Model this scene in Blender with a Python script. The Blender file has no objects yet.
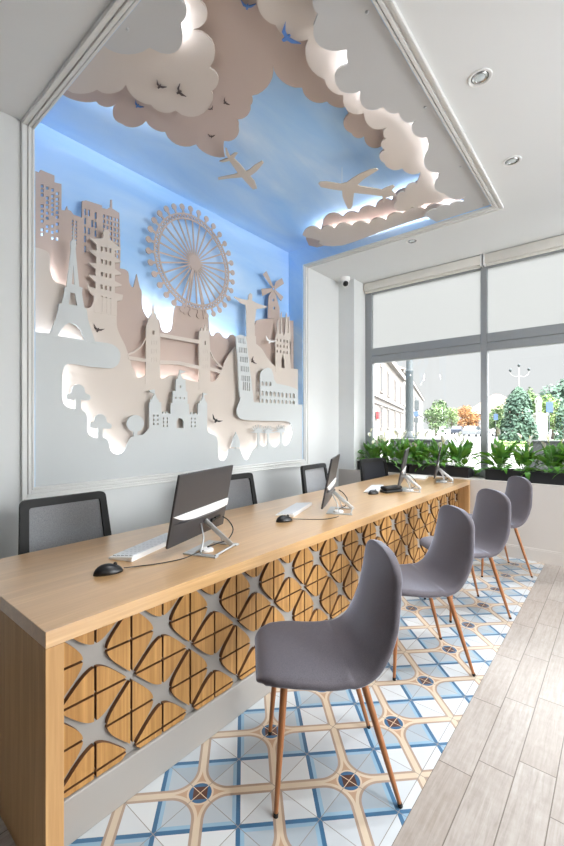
import bpy, bmesh, math, random
from mathutils import Vector, Matrix
from mathutils.geometry import tessellate_polygon
random.seed(7)
SKY_HORIZON, SKY_ZENITH, SKY_EAST, EXPOSURE = 0.45, 11.0, 9.0, 1.04
S = bpy.context.scene
COL = S.collection
PI = math.pi

# ------------------------------------------------------------------ camera
FPX, U0, HV, HC = 408.0, 282.0, 426.0, 1.34
YAW = math.atan((620 - 282) / FPX)
SY, CY = math.sin(YAW), math.cos(YAW)
cam_d = bpy.data.cameras.new('camera')
cam = bpy.data.objects.new('camera', cam_d)
COL.objects.link(cam)
cam.location = (0, 0, HC)
cam.rotation_euler = (PI / 2, 0, YAW)
cam_d.sensor_fit = 'HORIZONTAL'
cam_d.sensor_width = 36
cam_d.lens = 36 * FPX / 564
cam_d.shift_y = 3 / 564
cam_d.clip_start = 0.02
cam_d.clip_end = 500
S.camera = cam

def ray(u, v):
    a = (u - U0) / FPX
    return (-SY + a * CY, CY + a * SY, -(v - HV) / FPX)
def at_x(u, v, x):
    r = ray(u, v); t = x / r[0]
    return (r[1] * t, HC + r[2] * t)           # (y, z)
def at_z(u, v, z):
    r = ray(u, v); t = (z - HC) / r[2]
    return (r[0] * t, r[1] * t)                # (x, y)
def at_y(u, v, y):
    r = ray(u, v); t = y / r[1]
    return (r[0] * t, HC + r[2] * t)           # (x, z)
def at_d(u, v, d):
    r = ray(u, v)
    return Vector((r[0] * d, r[1] * d, HC + r[2] * d))

# ------------------------------------------------------------------ materials
class V:
    """a socket with arithmetic, to write patterns as formulas"""
    nt = None
    def __init__(s, k): s.k = k
    @staticmethod
    def m(op, *a, clamp=False):
        n = V.nt.nodes.new('ShaderNodeMath'); n.operation = op; n.use_clamp = clamp
        for i, q in enumerate(a):
            if isinstance(q, V): V.nt.links.new(q.k, n.inputs[i])
            else: n.inputs[i].default_value = q
        return V(n.outputs[0])
    def __add__(s, o): return V.m('ADD', s, o)
    def __radd__(s, o): return V.m('ADD', o, s)
    def __sub__(s, o): return V.m('SUBTRACT', s, o)
    def __rsub__(s, o): return V.m('SUBTRACT', o, s)
    def __mul__(s, o): return V.m('MULTIPLY', s, o)
    def __rmul__(s, o): return V.m('MULTIPLY', s, o)
    def __truediv__(s, o): return V.m('DIVIDE', s, o)
    def lt(s, o): return V.m('LESS_THAN', s, o)
    def gt(s, o): return V.m('GREATER_THAN', s, o)
    def min(s, o): return V.m('MINIMUM', s, o)
    def max(s, o): return V.m('MAXIMUM', s, o)
    def abs(s): return V.m('ABSOLUTE', s)
    def floor(s): return V.m('FLOOR', s)
    def pp(s, c=1.0): return V.m('PINGPONG', s, c)
    def mod(s, c): return V.m('FLOORED_MODULO', s, c)
def hyp(a, b): return V.m('SQRT', a * a + b * b)
def col(c):
    """sRGB 0-255 -> linear rgba"""
    r = []
    for q in c[:3]:
        q = q / 255
        r.append(q / 12.92 if q <= 0.04045 else ((q + 0.055) / 1.055) ** 2.4)
    return tuple(r) + (1,)
def mixc(fac, a, b):
    n = V.nt.nodes.new('ShaderNodeMix'); n.data_type = 'RGBA'
    L = V.nt.links
    if isinstance(fac, V): L.new(fac.k, n.inputs[0])
    else: n.inputs[0].default_value = fac
    for i, q in ((6, a), (7, b)):
        if isinstance(q, V): L.new(q.k, n.inputs[i])
        else: n.inputs[i].default_value = q
    return V(n.outputs[2])
def coords(kind='Object'):
    n = V.nt.nodes.new('ShaderNodeTexCoord')
    return V(n.outputs[kind])
def xyz(c):
    n = V.nt.nodes.new('ShaderNodeSeparateXYZ'); V.nt.links.new(c.k, n.inputs[0])
    return V(n.outputs[0]), V(n.outputs[1]), V(n.outputs[2])
def comb(x, y, z):
    n = V.nt.nodes.new('ShaderNodeCombineXYZ')
    for i, q in enumerate((x, y, z)):
        if isinstance(q, V): V.nt.links.new(q.k, n.inputs[i])
        else: n.inputs[i].default_value = q
    return V(n.outputs[0])
def scaled(c, s):
    n = V.nt.nodes.new('ShaderNodeMapping'); n.inputs['Scale'].default_value = s
    V.nt.links.new(c.k, n.inputs[0]); return V(n.outputs[0])
def noise(c, scale=5, detail=3, rough=0.5, dist=0.0):
    n = V.nt.nodes.new('ShaderNodeTexNoise')
    n.inputs['Scale'].default_value = scale; n.inputs['Detail'].default_value = detail
    n.inputs['Roughness'].default_value = rough; n.inputs['Distortion'].default_value = dist
    if c is not None: V.nt.links.new(c.k, n.inputs[0])
    return V(n.outputs[0])
def ramp(f, stops):
    n = V.nt.nodes.new('ShaderNodeValToRGB'); V.nt.links.new(f.k, n.inputs[0])
    e = n.color_ramp.elements
    while len(e) < len(stops): e.new(0.5)
    for q, (p, c) in zip(e, stops): q.position = p; q.color = c
    return V(n.outputs[0])
def white(c):
    n = V.nt.nodes.new('ShaderNodeTexWhiteNoise'); n.noise_dimensions = '3D'
    V.nt.links.new(c.k, n.inputs[0]); return V(n.outputs[0])

def new_mat(name):
    m = bpy.data.materials.new(name); m.use_nodes = True
    V.nt = m.node_tree
    b = m.node_tree.nodes['Principled BSDF']
    return m, b
def bump(b, h, strength=0.1, dist=0.002):
    n = V.nt.nodes.new('ShaderNodeBump'); n.inputs['Strength'].default_value = strength
    n.inputs['Distance'].default_value = dist
    V.nt.links.new(h.k, n.inputs['Height']); V.nt.links.new(n.outputs[0], b.inputs['Normal'])
def coat(m, w, r):
    b = m.node_tree.nodes['Principled BSDF']; b.inputs['Coat Weight'].default_value = w; b.inputs['Coat Roughness'].default_value = r
def plain(name, c, rough=0.5, metal=0.0, var=0.04, nscale=30, bmp=0.0, spec=0.5, sheen=0):
    m, b = new_mat(name)
    k = col(c)
    n = noise(coords(), nscale, 3)
    d = tuple(max(0, q * (1 - var)) for q in k[:3]) + (1,)
    l = tuple(min(1, q * (1 + var)) for q in k[:3]) + (1,)
    V.nt.links.new(mixc(n, d, l).k, b.inputs['Base Color'])
    b.inputs['Roughness'].default_value = rough
    b.inputs['Metallic'].default_value = metal
    b.inputs['Specular IOR Level'].default_value = spec
    if sheen: b.inputs['Sheen Weight'].default_value = sheen
    if bmp: bump(b, n, bmp)
    return m
def oak(name, c1, c2, axis, rough=0.42, spec=0.4, streak=26):
    """axis: grain direction 0,1,2"""
    m, b = new_mat(name)
    s = [streak] * 3; s[axis] = 1.1
    g = noise(scaled(coords(), s), 1.0, 5, 0.6, 0.8)
    s2 = [120] * 3; s2[axis] = 4
    f = noise(scaled(coords(), s2), 1.0, 2, 0.5)
    t = V.m('MULTIPLY_ADD', f, 0.35, g * 0.65)
    c = ramp(t, [(0.30, col(c1)), (0.52, col([(p + q) / 2 for p, q in zip(c1, c2)])), (0.68, col(c2))])
    V.nt.links.new(c.k, b.inputs['Base Color'])
    b.inputs['Roughness'].default_value = rough
    b.inputs['Specular IOR Level'].default_value = spec
    bump(b, f, 0.06, 0.001)
    return m

M = {}
M['wall'] = plain('white_plaster', (224, 226, 226), 0.85, var=0.02, nscale=3)
M['ceil'] = plain('ceiling_paint', (230, 232, 233), 0.9, var=0.015, nscale=2)
M['backwall'] = plain('dark_grey_paint', (84, 82, 82), 0.8, var=0.02, nscale=3)
M['sillwall'] = plain('sill_wall_paint', (196, 189, 183), 0.8, var=0.02, nscale=3)
M['moulding'] = plain('moulding_paint', (226, 226, 224), 0.6, var=0.015)
M['cut_white'] = plain('grey_white_board', (206, 210, 211), 0.75, var=0.015, nscale=4)
M['cut_ceil'] = plain('grey_white_ceiling_board', (200, 200, 200), 0.8, var=0.015, nscale=4)
M['cut_beige'] = plain('light_beige_board', (212, 201, 191), 0.75, var=0.02, nscale=4)
M['cut_brown'] = plain('taupe_board', (194, 175, 164), 0.75, var=0.03, nscale=4)
M['plane'] = plain('plane_board', (205, 192, 180), 0.7, var=0.02)
M['bird'] = plain('dark_bird_board', (88, 74, 72), 0.7)
M['bird_white'] = plain('white_bird_board', (236, 236, 236), 0.7)
M['black'] = plain('black_plastic', (22, 22, 24), 0.35)
M['blackmat'] = plain('black_matte_plastic', (20, 20, 22), 0.6)
M['silver'] = plain('silver_plastic', (196, 198, 200), 0.32, metal=0.55)
M['whitepl'] = plain('white_plastic', (238, 238, 238), 0.35, var=0.01)
M['screenback'] = plain('dark_grey_monitor_shell', (62, 60, 62), 0.38, var=0.03)
M['screen'] = plain('dark_screen_glass', (14, 14, 17), 0.08)
M['frame'] = plain('grey_window_metal', (150, 154, 157), 0.45, metal=0.15, var=0.02)
M['blind'] = plain('cream_blind_cassette', (224, 221, 214), 0.55, var=0.02)
M['fabric'] = None
M['copper'] = plain('copper_brown_leg_finish', (152, 98, 58), 0.35, metal=0.25, var=0.08, nscale=12)
M['rubber'] = plain('black_rubber', (18, 18, 18), 0.7)
M['planter'] = plain('black_planter_plastic', (24, 25, 28), 0.5)
M['soil'] = plain('dark_soil', (38, 30, 26), 0.95, var=0.3, nscale=80)
M['leaf'] = None
M['stem'] = plain('green_stem', (96, 140, 70), 0.5)
M['petal'] = plain('white_spathe', (240, 243, 232), 0.5, var=0.02)
M['spadix'] = plain('cream_spadix', (222, 216, 158), 0.7, var=0.1, nscale=200)
M['paper'] = plain('white_paper', (242, 242, 240), 0.8, var=0.01)
M['key'] = plain('light_grey_keys', (222, 224, 228), 0.5, var=0.01)
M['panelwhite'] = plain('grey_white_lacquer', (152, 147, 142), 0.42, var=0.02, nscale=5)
M['chrome'] = plain('brushed_chrome', (190, 190, 190), 0.25, metal=0.9)
M['lens'] = plain('frosted_lamp_glass', (206, 214, 216), 0.15)
M['dark'] = plain('dark_recess', (60, 60, 60), 0.7)
M['oaktop'] = oak('oak_counter_top', (182, 140, 92), (216, 176, 126), 1, rough=0.32, spec=0.55)
M['oakend'] = oak('oak_counter_end', (174, 132, 86), (208, 166, 114), 2, rough=0.45)
M['oakedge'] = oak('oak_counter_edge', (205, 160, 98), (228, 187, 126), 1, rough=0.45)
M['tilewood'] = oak('honey_oak_block', (146, 104, 54), (200, 152, 92), 2, rough=0.45, streak=40)
M['cutedge'] = plain('dark_brown_cut_edge', (112, 74, 44), 0.7, var=0.15)  # darker brown for the side faces of the wood blocks

coat(M['oaktop'], 1.0, 0.28)
# upholstery: grey weave with a violet cast
m, b = new_mat('grey_weave_upholstery')
c = coords()
w1 = noise(scaled(c, (1, 1, 6)), 260, 2); w2 = noise(scaled(c, (6, 6, 1)), 260, 2)
wv = w1 * 0.5 + w2 * 0.5
V.nt.links.new(ramp(wv, [(0.32, col((62, 57, 62))), (0.68, col((100, 94, 100)))]).k, b.inputs['Base Color'])
b.inputs['Roughness'].default_value = 0.8
b.inputs['Sheen Weight'].default_value = 0.75
b.inputs['Sheen Roughness'].default_value = 0.35
b.inputs['Sheen Tint'].default_value = (0.74, 0.81, 1, 1)
bump(b, wv, 0.25, 0.001)
M['fabric'] = m

# mesh of the office chairs: fine net
m, b = new_mat('grey_chair_net')
n = noise(scaled(coords(), (1, 1, 1)), 400, 1)
V.nt.links.new(ramp(n, [(0.3, col((132, 134, 138))), (0.7, col((172, 174, 178)))]).k, b.inputs['Base Color'])
b.inputs['Roughness'].default_value = 0.8
M['net'] = m
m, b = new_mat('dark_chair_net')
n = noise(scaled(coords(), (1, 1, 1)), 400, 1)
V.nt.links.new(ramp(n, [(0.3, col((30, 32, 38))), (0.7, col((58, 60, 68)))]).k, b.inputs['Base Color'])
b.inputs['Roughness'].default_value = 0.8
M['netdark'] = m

# leaves
def leafmat(name, c1, c2, rough=0.38, scale=9):
    m, b = new_mat(name)
    V.nt.links.new(ramp(noise(coords(), scale, 3), [(0.35, col(c1)), (0.65, col(c2))]).k, b.inputs['Base Color'])
    b.inputs['Roughness'].default_value = rough
    b.inputs['Transmission Weight'].default_value = 0.0
    b.inputs['Subsurface Weight'].default_value = 0.0
    return m
M['leaf'] = leafmat('glossy_green_leaf', (30, 80, 26), (88, 150, 52))
nt = M['leaf'].node_tree; V.nt = nt
tb = nt.nodes.new('ShaderNodeBsdfTranslucent'); tb.inputs[0].default_value = col((150, 200, 70)); mx = nt.nodes.new('ShaderNodeMixShader'); mx.inputs[0].default_value = 0.2
pb = nt.nodes['Principled BSDF']; nt.links.new(pb.outputs[0], mx.inputs[1]); nt.links.new(tb.outputs[0], mx.inputs[2]); nt.links.new(mx.outputs[0], nt.nodes['Material Output'].inputs[0])
M['tree_green'] = leafmat('mid_green_foliage', (70, 94, 58), (112, 134, 90), 0.8, 0.8)
M['tree_pale'] = leafmat('pale_green_foliage', (86, 110, 64), (132, 152, 94), 0.8, 0.8)
M['tree_dark'] = leafmat('blue_green_foliage', (54, 78, 66), (90, 114, 96), 0.8, 0.8)
M['tree_orange'] = leafmat('autumn_foliage', (132, 90, 50), (164, 118, 72), 0.8, 0.8)
M['bark'] = plain('grey_bark', (104, 94, 84), 0.9, var=0.2)

# painted sky with soft streaks
m, b = new_mat('painted_blue_sky')
x, y, z = xyz(coords())
st = noise(scaled(comb(x * 0.5, y * 0.35 + z * 0.45, z * 1.6 + x * 1.2), (1, 1, 1)), 1.6, 4, 0.55, 0.6)
V.nt.links.new(ramp(st, [(0.34, col((160, 204, 248))), (0.56, col((186, 218, 250))), (0.72, col((212, 232, 254)))]).k, b.inputs['Base Color'])
b.inputs['Roughness'].default_value = 0.8
M['sky'] = m

# encaustic tile floor
def tile_floor():
    m, b = new_mat('patterned_cement_tile')
    x, y, z = xyz(coords())
    P = 0.196
    a = ((x + (1.18 + 40 * P)) / P).pp(1.0); bb = ((y + (40 * P - 0.957)) / P).pp(1.0)
    k = P / math.sqrt(2)
    u = (a - bb).abs() * k
    v = (a + bb) * k
    v2 = (2.0 - a - bb) * k
    W, R = 0.0205, 0.085
    near = u.lt(W + R) * v.lt(W + R)
    dm = hyp(u - (W + R), v - (W + R)) - R
    d1 = W - u.min(v)
    dM = near * dm + (1 - near) * d1
    d = dM.max(W - v2)
    r = hyp(a, bb) * P
    inM = (a + bb).lt(1.0)
    s = (a + bb - 1.0).abs() * k
    nz = noise(coords(), 9, 4)
    n2 = noise(coords(), 60, 3)
    cell = white(comb(((x + (1.18 + 40 * P)) / P).floor(), ((y + (40 * P - 0.957)) / P).floor(), 0.0))
    wht = mixc(cell, col((178, 183, 188)), col((196, 200, 202)))
    blu = mixc(cell, col((146, 157, 166)), col((162, 171, 178)))
    c = mixc(inM, wht, blu)
    c = mixc(s.lt(0.021) * inM, c, mixc(nz, col((118, 152, 174)), col((140, 168, 188))))
    c = mixc(s.lt(0.0075), c, mixc(nz, col((42, 86, 120)), col((62, 106, 140))))
    c = mixc(d.gt(0.0), c, mixc(nz, col((146, 124, 110)), col((164, 144, 128))))
    c = mixc(d.gt(0.0095), c, mixc(nz, col((184, 167, 145)), col((198, 182, 162))))
    c = mixc(d.gt(0.021) * r.gt(0.048) * v2.gt(0.06), c, col((170, 140, 116)))
    c = mixc(r.lt(0.041), c, mixc(nz, col((44, 86, 122)), col((62, 106, 142))))
    c = mixc(u.max(v).lt(0.0255), c, mixc(nz, col((62, 40, 38)), col((92, 60, 52))))
    g = a.min(bb).min((1 - a).min(1 - bb)) * P
    c = mixc(g.lt(0.0013), c, mixc(r.lt(0.041), col((134, 128, 122)), col((206, 188, 160))))
    V.nt.links.new(c.k, b.inputs['Base Color'])
    b.inputs['Roughness'].default_value = 0.33
    b.inputs['Specular IOR Level'].default_value = 0.55
    bump(b, g.min(0.002) * 400 + n2 * 0.1, 0.15, 0.0015)
    return m
M['tile'] = tile_floor()

def plank_floor():
    m, b = new_mat('pale_oak_plank_tile')
    x, y, z = xyz(coords())
    W, L = 0.1255, 0.495
    fx = (x + (0.562 + 40 * W)) / W
    row = fx.floor()
    off = row.mod(3.0) * 0.1
    # row 40 is the first strip by the tiles (joint at y 1.663), next rows step 0.1
    off = (row - 40.0).mod(3.0) * 0.1
    fy = (y - off + (20 * L - 1.663)) / L
    pl = fy.floor()
    cell = white(comb(row, pl, 0.0))
    ex = (fx.mod(1.0) - 0.5).abs(); ey = (fy.mod(1.0) - 0.5).abs()
    gx = (0.5 - ex) * W; gy = (0.5 - ey) * L
    g = gx.min(gy)
    gr = noise(comb(x * 70 + cell * 30, y * 5.0 + cell * 17, 0.0), 1.0, 6, 0.65, 0.8)
    cl = noise(coords(), 26, 5, 0.65)
    c = ramp(gr * 0.7 + cl * 0.3, [(0.3, col((134, 124, 116))), (0.52, col((157, 149, 143))), (0.72, col((174, 168, 163)))])
    c = mixc(cell * 0.3, c, col((128, 112, 98)))
    c = mixc(g.lt(0.0019), c, col((96, 86, 78)))
    V.nt.links.new(c.k, b.inputs['Base Color'])
    b.inputs['Roughness'].default_value = 0.30
    b.inputs['Specular IOR Level'].default_value = 0.6
    bump(b, g.min(0.002) * 400 + gr * 0.15, 0.12, 0.0015)
    return m
M['plank'] = plank_floor(); coat(M['plank'], 0.4, 0.25); coat(M['tile'], 0.25, 0.25)

def glassmat():
    m = bpy.data.materials.new('window_glass'); m.use_nodes = True
    nt = m.node_tree; nt.nodes.clear()
    o = nt.nodes.new('ShaderNodeOutputMaterial'); mx = nt.nodes.new('ShaderNodeMixShader')
    t = nt.nodes.new('ShaderNodeBsdfTransparent'); t.inputs[0].default_value = (0.97, 0.985, 0.98, 1)
    g = nt.nodes.new('ShaderNodeBsdfGlossy'); g.inputs['Roughness'].default_value = 0.02
    fr = nt.nodes.new('ShaderNodeFresnel'); fr.inputs[0].default_value = 1.45
    nt.links.new(fr.outputs[0], mx.inputs[0]); nt.links.new(t.outputs[0], mx.inputs[1])
    nt.links.new(g.outputs[0], mx.inputs[2]); nt.links.new(mx.outputs[0], o.inputs[0])
    return m
M['glass'] = glassmat()
def emit(name, c, s):
    m = bpy.data.materials.new(name); m.use_nodes = True
    nt = m.node_tree; nt.nodes.clear()
    o = nt.nodes.new('ShaderNodeOutputMaterial'); e = nt.nodes.new('ShaderNodeEmission')
    e.inputs[0].default_value = c; e.inputs[1].default_value = s
    nt.links.new(e.outputs[0], o.inputs[0])
    return m
def film():
    m = bpy.data.materials.new('frosted_window_film'); m.use_nodes = True
    nt = m.node_tree; nt.nodes.clear()
    o = nt.nodes.new('ShaderNodeOutputMaterial'); t = nt.nodes.new('ShaderNodeBsdfTranslucent'); t.inputs[0].default_value = (0.68, 0.68, 0.675, 1)
    nt.links.new(t.outputs[0], o.inputs[0]); return m
M['film'] = film()
M['led'] = emit('led_tape_light', (0.88, 0.92, 1.0, 1), 16)
M['led_sky'] = emit('led_tape_light_strong', (0.95, 0.96, 1.0, 1), 34)
M['lamp'] = emit('fill_globe_light', (0.94, 0.97, 1.0, 1), 15)  # glow of the added fill globes

# ------------------------------------------------------------------ objects
def prop(o, label=None, cat=None, group=None, kind=None):
    if label: o['label'] = label
    if cat: o['category'] = cat
    if group: o['group'] = group
    if kind: o['kind'] = kind
    return o
def thing(name, label, cat, loc=(0, 0, 0), rz=0, group=None):
    o = bpy.data.objects.new(name, None); COL.objects.link(o)
    o.empty_display_size = 0.1
    o.location = loc; o.rotation_euler = (0, 0, rz)
    return prop(o, label, cat, group)
def put(name, bm, mat, parent=None, smooth=False, auto=None):
    """link bm as one mesh object; verts are in the parent's frame"""
    bmesh.ops.recalc_face_normals(bm, faces=bm.faces)
    me = bpy.data.meshes.new(name); bm.to_mesh(me); bm.free()
    mats = mat if isinstance(mat, (list, tuple)) else [mat]
    for q in mats: me.materials.append(q)
    if smooth:
        for p in me.polygons: p.use_smooth = True
        if auto is not None: me.set_sharp_from_angle(angle=math.radians(auto))
    o = bpy.data.objects.new(name, me); COL.objects.link(o)
    if parent: o.parent = parent
    return o
def put_at(name, bm, mat, label, cat, group=None, kind=None, smooth=False, auto=None, base=None):
    """top-level one-mesh thing: origin moved to the centre of its base"""
    vs = [v.co for v in bm.verts]
    if base is None:
        lo = Vector([min(v[i] for v in vs) for i in range(3)]); hi = Vector([max(v[i] for v in vs) for i in range(3)])
        base = Vector(((lo.x + hi.x) / 2, (lo.y + hi.y) / 2, lo.z))
    bmesh.ops.translate(bm, verts=bm.verts, vec=-Vector(base))
    o = put(name, bm, mat, None, smooth, auto); o.location = base
    return prop(o, label, cat, group, kind)
def struct(name, bm, mat, smooth=False):
    o = put(name, bm, mat, None, smooth); o['kind'] = 'structure'; return o
def copy_tree(o, parent=None):
    c = o.copy(); COL.objects.link(c)
    if parent is not None: c.parent = parent
    for ch in list(o.children): copy_tree(ch, c)
    return c

def BM(): return bmesh.new()
def box(bm, x0, x1, y0, y1, z0, z1, mi=0, bev=0.0, seg=2, mat4=None):
    vs = [bm.verts.new((x, y, z)) for x in (x0, x1) for y in (y0, y1) for z in (z0, z1)]
    if mat4 is not None:
        for v in vs: v.co = mat4 @ v.co
    F = [(0, 1, 3, 2), (4, 6, 7, 5), (0, 4, 5, 1), (2, 3, 7, 6), (0, 2, 6, 4), (1, 5, 7, 3)]
    fs = []
    for f in F:
        q = bm.faces.new([vs[i] for i in f]); q.material_index = mi; fs.append(q)
    if bev > 0:
        bmesh.ops.recalc_face_normals(bm, faces=fs)
        es = list({e for f in fs for e in f.edges})
        bmesh.ops.bevel(bm, geom=es, offset=bev, segments=seg, affect='EDGES', profile=0.5)
    return vs
def frame_of(d):
    d = d.normalized()
    a = Vector((0, 0, 1)) if abs(d.z) < 0.95 else Vector((1, 0, 0))
    x = d.cross(a).normalized(); y = d.cross(x).normalized()
    return x, y
def tube(bm, pts, r, n=10, cap=True, mi=0):
    """tube through pts; r a number or one per point"""
    pts = [Vector(p) for p in pts]
    rs = r if isinstance(r, (list, tuple)) else [r] * len(pts)
    rings = []
    px = None
    for i, p in enumerate(pts):
        d = (pts[min(i + 1, len(pts) - 1)] - pts[max(i - 1, 0)])
        if px is None: x, y = frame_of(d)
        else:
            dn = d.normalized(); x = (px - dn * px.dot(dn)).normalized(); y = dn.cross(x)
        px = x
        rings.append([bm.verts.new(p + (x * math.cos(2 * PI * k / n) + y * math.sin(2 * PI * k / n)) * rs[i]) for k in range(n)])
    for a, b in zip(rings, rings[1:]):
        for k in range(n):
            f = bm.faces.new((a[k], a[(k + 1) % n], b[(k + 1) % n], b[k])); f.material_index = mi
    if cap:
        for q in (rings[0], rings[-1]):
            f = bm.faces.new(q); f.material_index = mi
def lathe(bm, prof, n=24, c=(0, 0, 0), mi=0, axis=None):
    """prof: (radius, height) list, turned about z (or mapped by matrix axis)"""
    rings = []
    for r, h in prof:
        if r < 1e-6: rings.append([bm.verts.new((c[0], c[1], c[2] + h))])
        else: rings.append([bm.verts.new((c[0] + r * math.cos(2 * PI * k / n), c[1] + r * math.sin(2 * PI * k / n), c[2] + h)) for k in range(n)])
    for a, b in zip(rings, rings[1:]):
        for k in range(n):
            va = a[k % len(a)]; vb = a[(k + 1) % len(a)]; vc = b[(k + 1) % len(b)]; vd = b[k % len(b)]
            q = []
            for v in (va, vb, vc, vd):
                if v not in q: q.append(v)
            if len(q) >= 3:
                f = bm.faces.new(q); f.material_index = mi
    if axis is not None:
        for rg in rings:
            for v in rg: v.co = axis @ v.co
def catmull(pts, n=5, cusp=None):
    """open smooth path through pts; sharp concave corners stay sharp when cusp (deg) is given"""
    out = []
    N = len(pts)
    def P(i): return pts[max(0, min(N - 1, i))]
    sharp = [False] * N
    if cusp:
        for i in range(1, N - 1):
            a = (P(i)[0] - P(i - 1)[0], P(i)[1] - P(i - 1)[1]); b = (P(i + 1)[0] - P(i)[0], P(i + 1)[1] - P(i)[1])
            la = math.hypot(*a); lb = math.hypot(*b)
            if la and lb:
                cs = max(-1, min(1, (a[0] * b[0] + a[1] * b[1]) / la / lb))
                sharp[i] = math.degrees(math.acos(cs)) > cusp
    for i in range(N - 1):
        p0 = P(i - 1) if not sharp[i] else tuple(2 * P(i)[k] - P(i + 1)[k] for k in (0, 1))
        p3 = P(i + 2) if not sharp[min(i + 1, N - 1)] else tuple(2 * P(i + 1)[k] - P(i)[k] for k in (0, 1))
        p1, p2 = P(i), P(i + 1)
        for s in range(n):
            t = s / n
            out.append(tuple(0.5 * (2 * p1[k] + (p2[k] - p0[k]) * t + (2 * p0[k] - 5 * p1[k] + 4 * p2[k] - p3[k]) * t * t + (3 * p1[k] - p0[k] - 3 * p2[k] + p3[k]) * t ** 3) for k in (0, 1)))
    out.append(tuple(pts[-1]))
    return out
def scallop(pts, bulge=0.28, n=6, side=1):
    """cusps joined by round bumps"""
    out = []
    for (x0, y0), (x1, y1) in zip(pts, pts[1:]):
        dx, dy = x1 - x0, y1 - y0
        for s in range(n):
            t = s / n; h = 4 * t * (1 - t) * bulge * side
            out.append((x0 + dx * t + dy * h, y0 + dy * t - dx * h))
    out.append(tuple(pts[-1])); return out
def clean(lp):
    o = []
    for p in lp:
        if not o or math.hypot(p[0] - o[-1][0], p[1] - o[-1][1]) > 1e-4: o.append(p)
    if math.hypot(o[0][0] - o[-1][0], o[0][1] - o[-1][1]) < 1e-4: o.pop()
    return o
def plate(bm, loops, place, t0, t1, mi=0):
    """flat board with holes. loops: 2D; place(p, t) -> 3D point at depth t"""
    loops = [clean(l) for l in loops]
    tris = tessellate_polygon([[Vector((p[0], p[1], 0)) for p in l] for l in loops])
    flat = [p for l in loops for p in l]
    A = [bm.verts.new(place(p, t0)) for p in flat]; B = [bm.verts.new(place(p, t1)) for p in flat]
    for t in tris:
        if len(set(t)) < 3: continue
        try:
            bm.faces.new([A[i] for i in t]).material_index = mi
            bm.faces.new([B[i] for i in reversed(t)]).material_index = mi
        except ValueError: pass
    k = 0
    for l in loops:
        n = len(l)
        for i in range(n):
            j = (i + 1) % n
            bm.faces.new((A[k + i], A[k + j], B[k + j], B[k + i])).material_index = mi
        k += n
def rect(x0, x1, y0, y1): return [(x0, y0), (x1, y0), (x1, y1), (x0, y1)]

# ================================================================== the room
XW, YW, ZC = -2.914, 4.71, 3.266          # mural wall, sill wall, ceiling
XR, YB = 3.6, -3.2                        # far right wall, wall behind the camera
YG = 5.05                                 # window plane
NY0, NY1, NZ0 = 1.005, 3.915, 0.945       # niche in the wall
NX1 = -0.858                              # niche in the ceiling runs from the wall to here
XB, ZT = XW - 0.214, ZC + 0.20            # painted back of the niche
TX0, TX1 = -1.36, -0.562                  # tile carpet

bm = BM(); box(bm, TX0, TX1, 0.25, YW, -0.06, 0); struct('floor', bm, M['tile'])
bm = BM(); box(bm, TX1, XR, YB, YW, -0.06, 0); struct('floor', bm, M['plank'])
bm = BM(); box(bm, XW, TX0, YB, YW, -0.06, 0); box(bm, TX0, TX1, YB, 0.25, -0.06, 0); struct('floor', bm, M['plank'])

# mural wall with its opening
bm = BM()
T = 0.24
box(bm, XW - T, XW, YB, NY0, 0, ZC + 0.3); box(bm, XW - T, XW, NY1, YG + 0.1, 0, ZC + 0.3)
box(bm, XW - T, XW, NY0, NY1, 0, NZ0)
struct('wall_left', bm, M['wall'])
# ceiling with its opening
bm = BM()
box(bm, XW, NX1, YB, NY0, ZC, ZC + 0.24); box(bm, XW, NX1, NY1, YG + 0.1, ZC, ZC + 0.24)
box(bm, NX1, XR, YB, YG + 0.1, ZC, ZC + 0.24)
struct('ceiling', bm, M['ceil'])
bm = BM(); box(bm, XW - T, XR + 0.2, YB - 0.2, YB, 0, ZC + 0.24); struct('wall_back', bm, M['backwall'])

# window wall: low sill wall and the pier in the corner
XG0 = -2.679
bm = BM(); box(bm, XW, XR, YW, YG + 0.12, 0, 0.765); struct('wall_front', bm, M['sillwall'])
bm = BM(); box(bm, XW, XG0, YW, YG + 0.12, 0.765, ZC); struct('wall_front', bm, M['wall'])
bm = BM(); box(bm, -1.30, XR, YW - 0.014, YW, 0, 0.115); box(bm, -1.30, XR, YW - 0.009, YW, 0.115, 0.128)
struct('baseboard_front', bm, M['sillwall'])
bm = BM(); box(bm, XW, XW + 0.012, YB, YW, 0, 0.12); struct('baseboard_left', bm, M['wall'])

# right wall with a long shop window
bm = BM()
box(bm, XR, XR + 0.2, YB, YG + 0.1, 0, 0.35); box(bm, XR, XR + 0.2, YB, YG + 0.1, 3.0, ZC + 0.24)
box(bm, XR, XR + 0.2, YB, 1.07, 0.35, 3.0); box(bm, XR, XR + 0.2, 4.75, YG + 0.1, 0.35, 3.0)
struct('wall_right', bm, M['wall'])

def window_frame(bm, verts, horiz, u0, u1, z0, z1, place, wf=0.09, dep=0.07):
    pass

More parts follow.
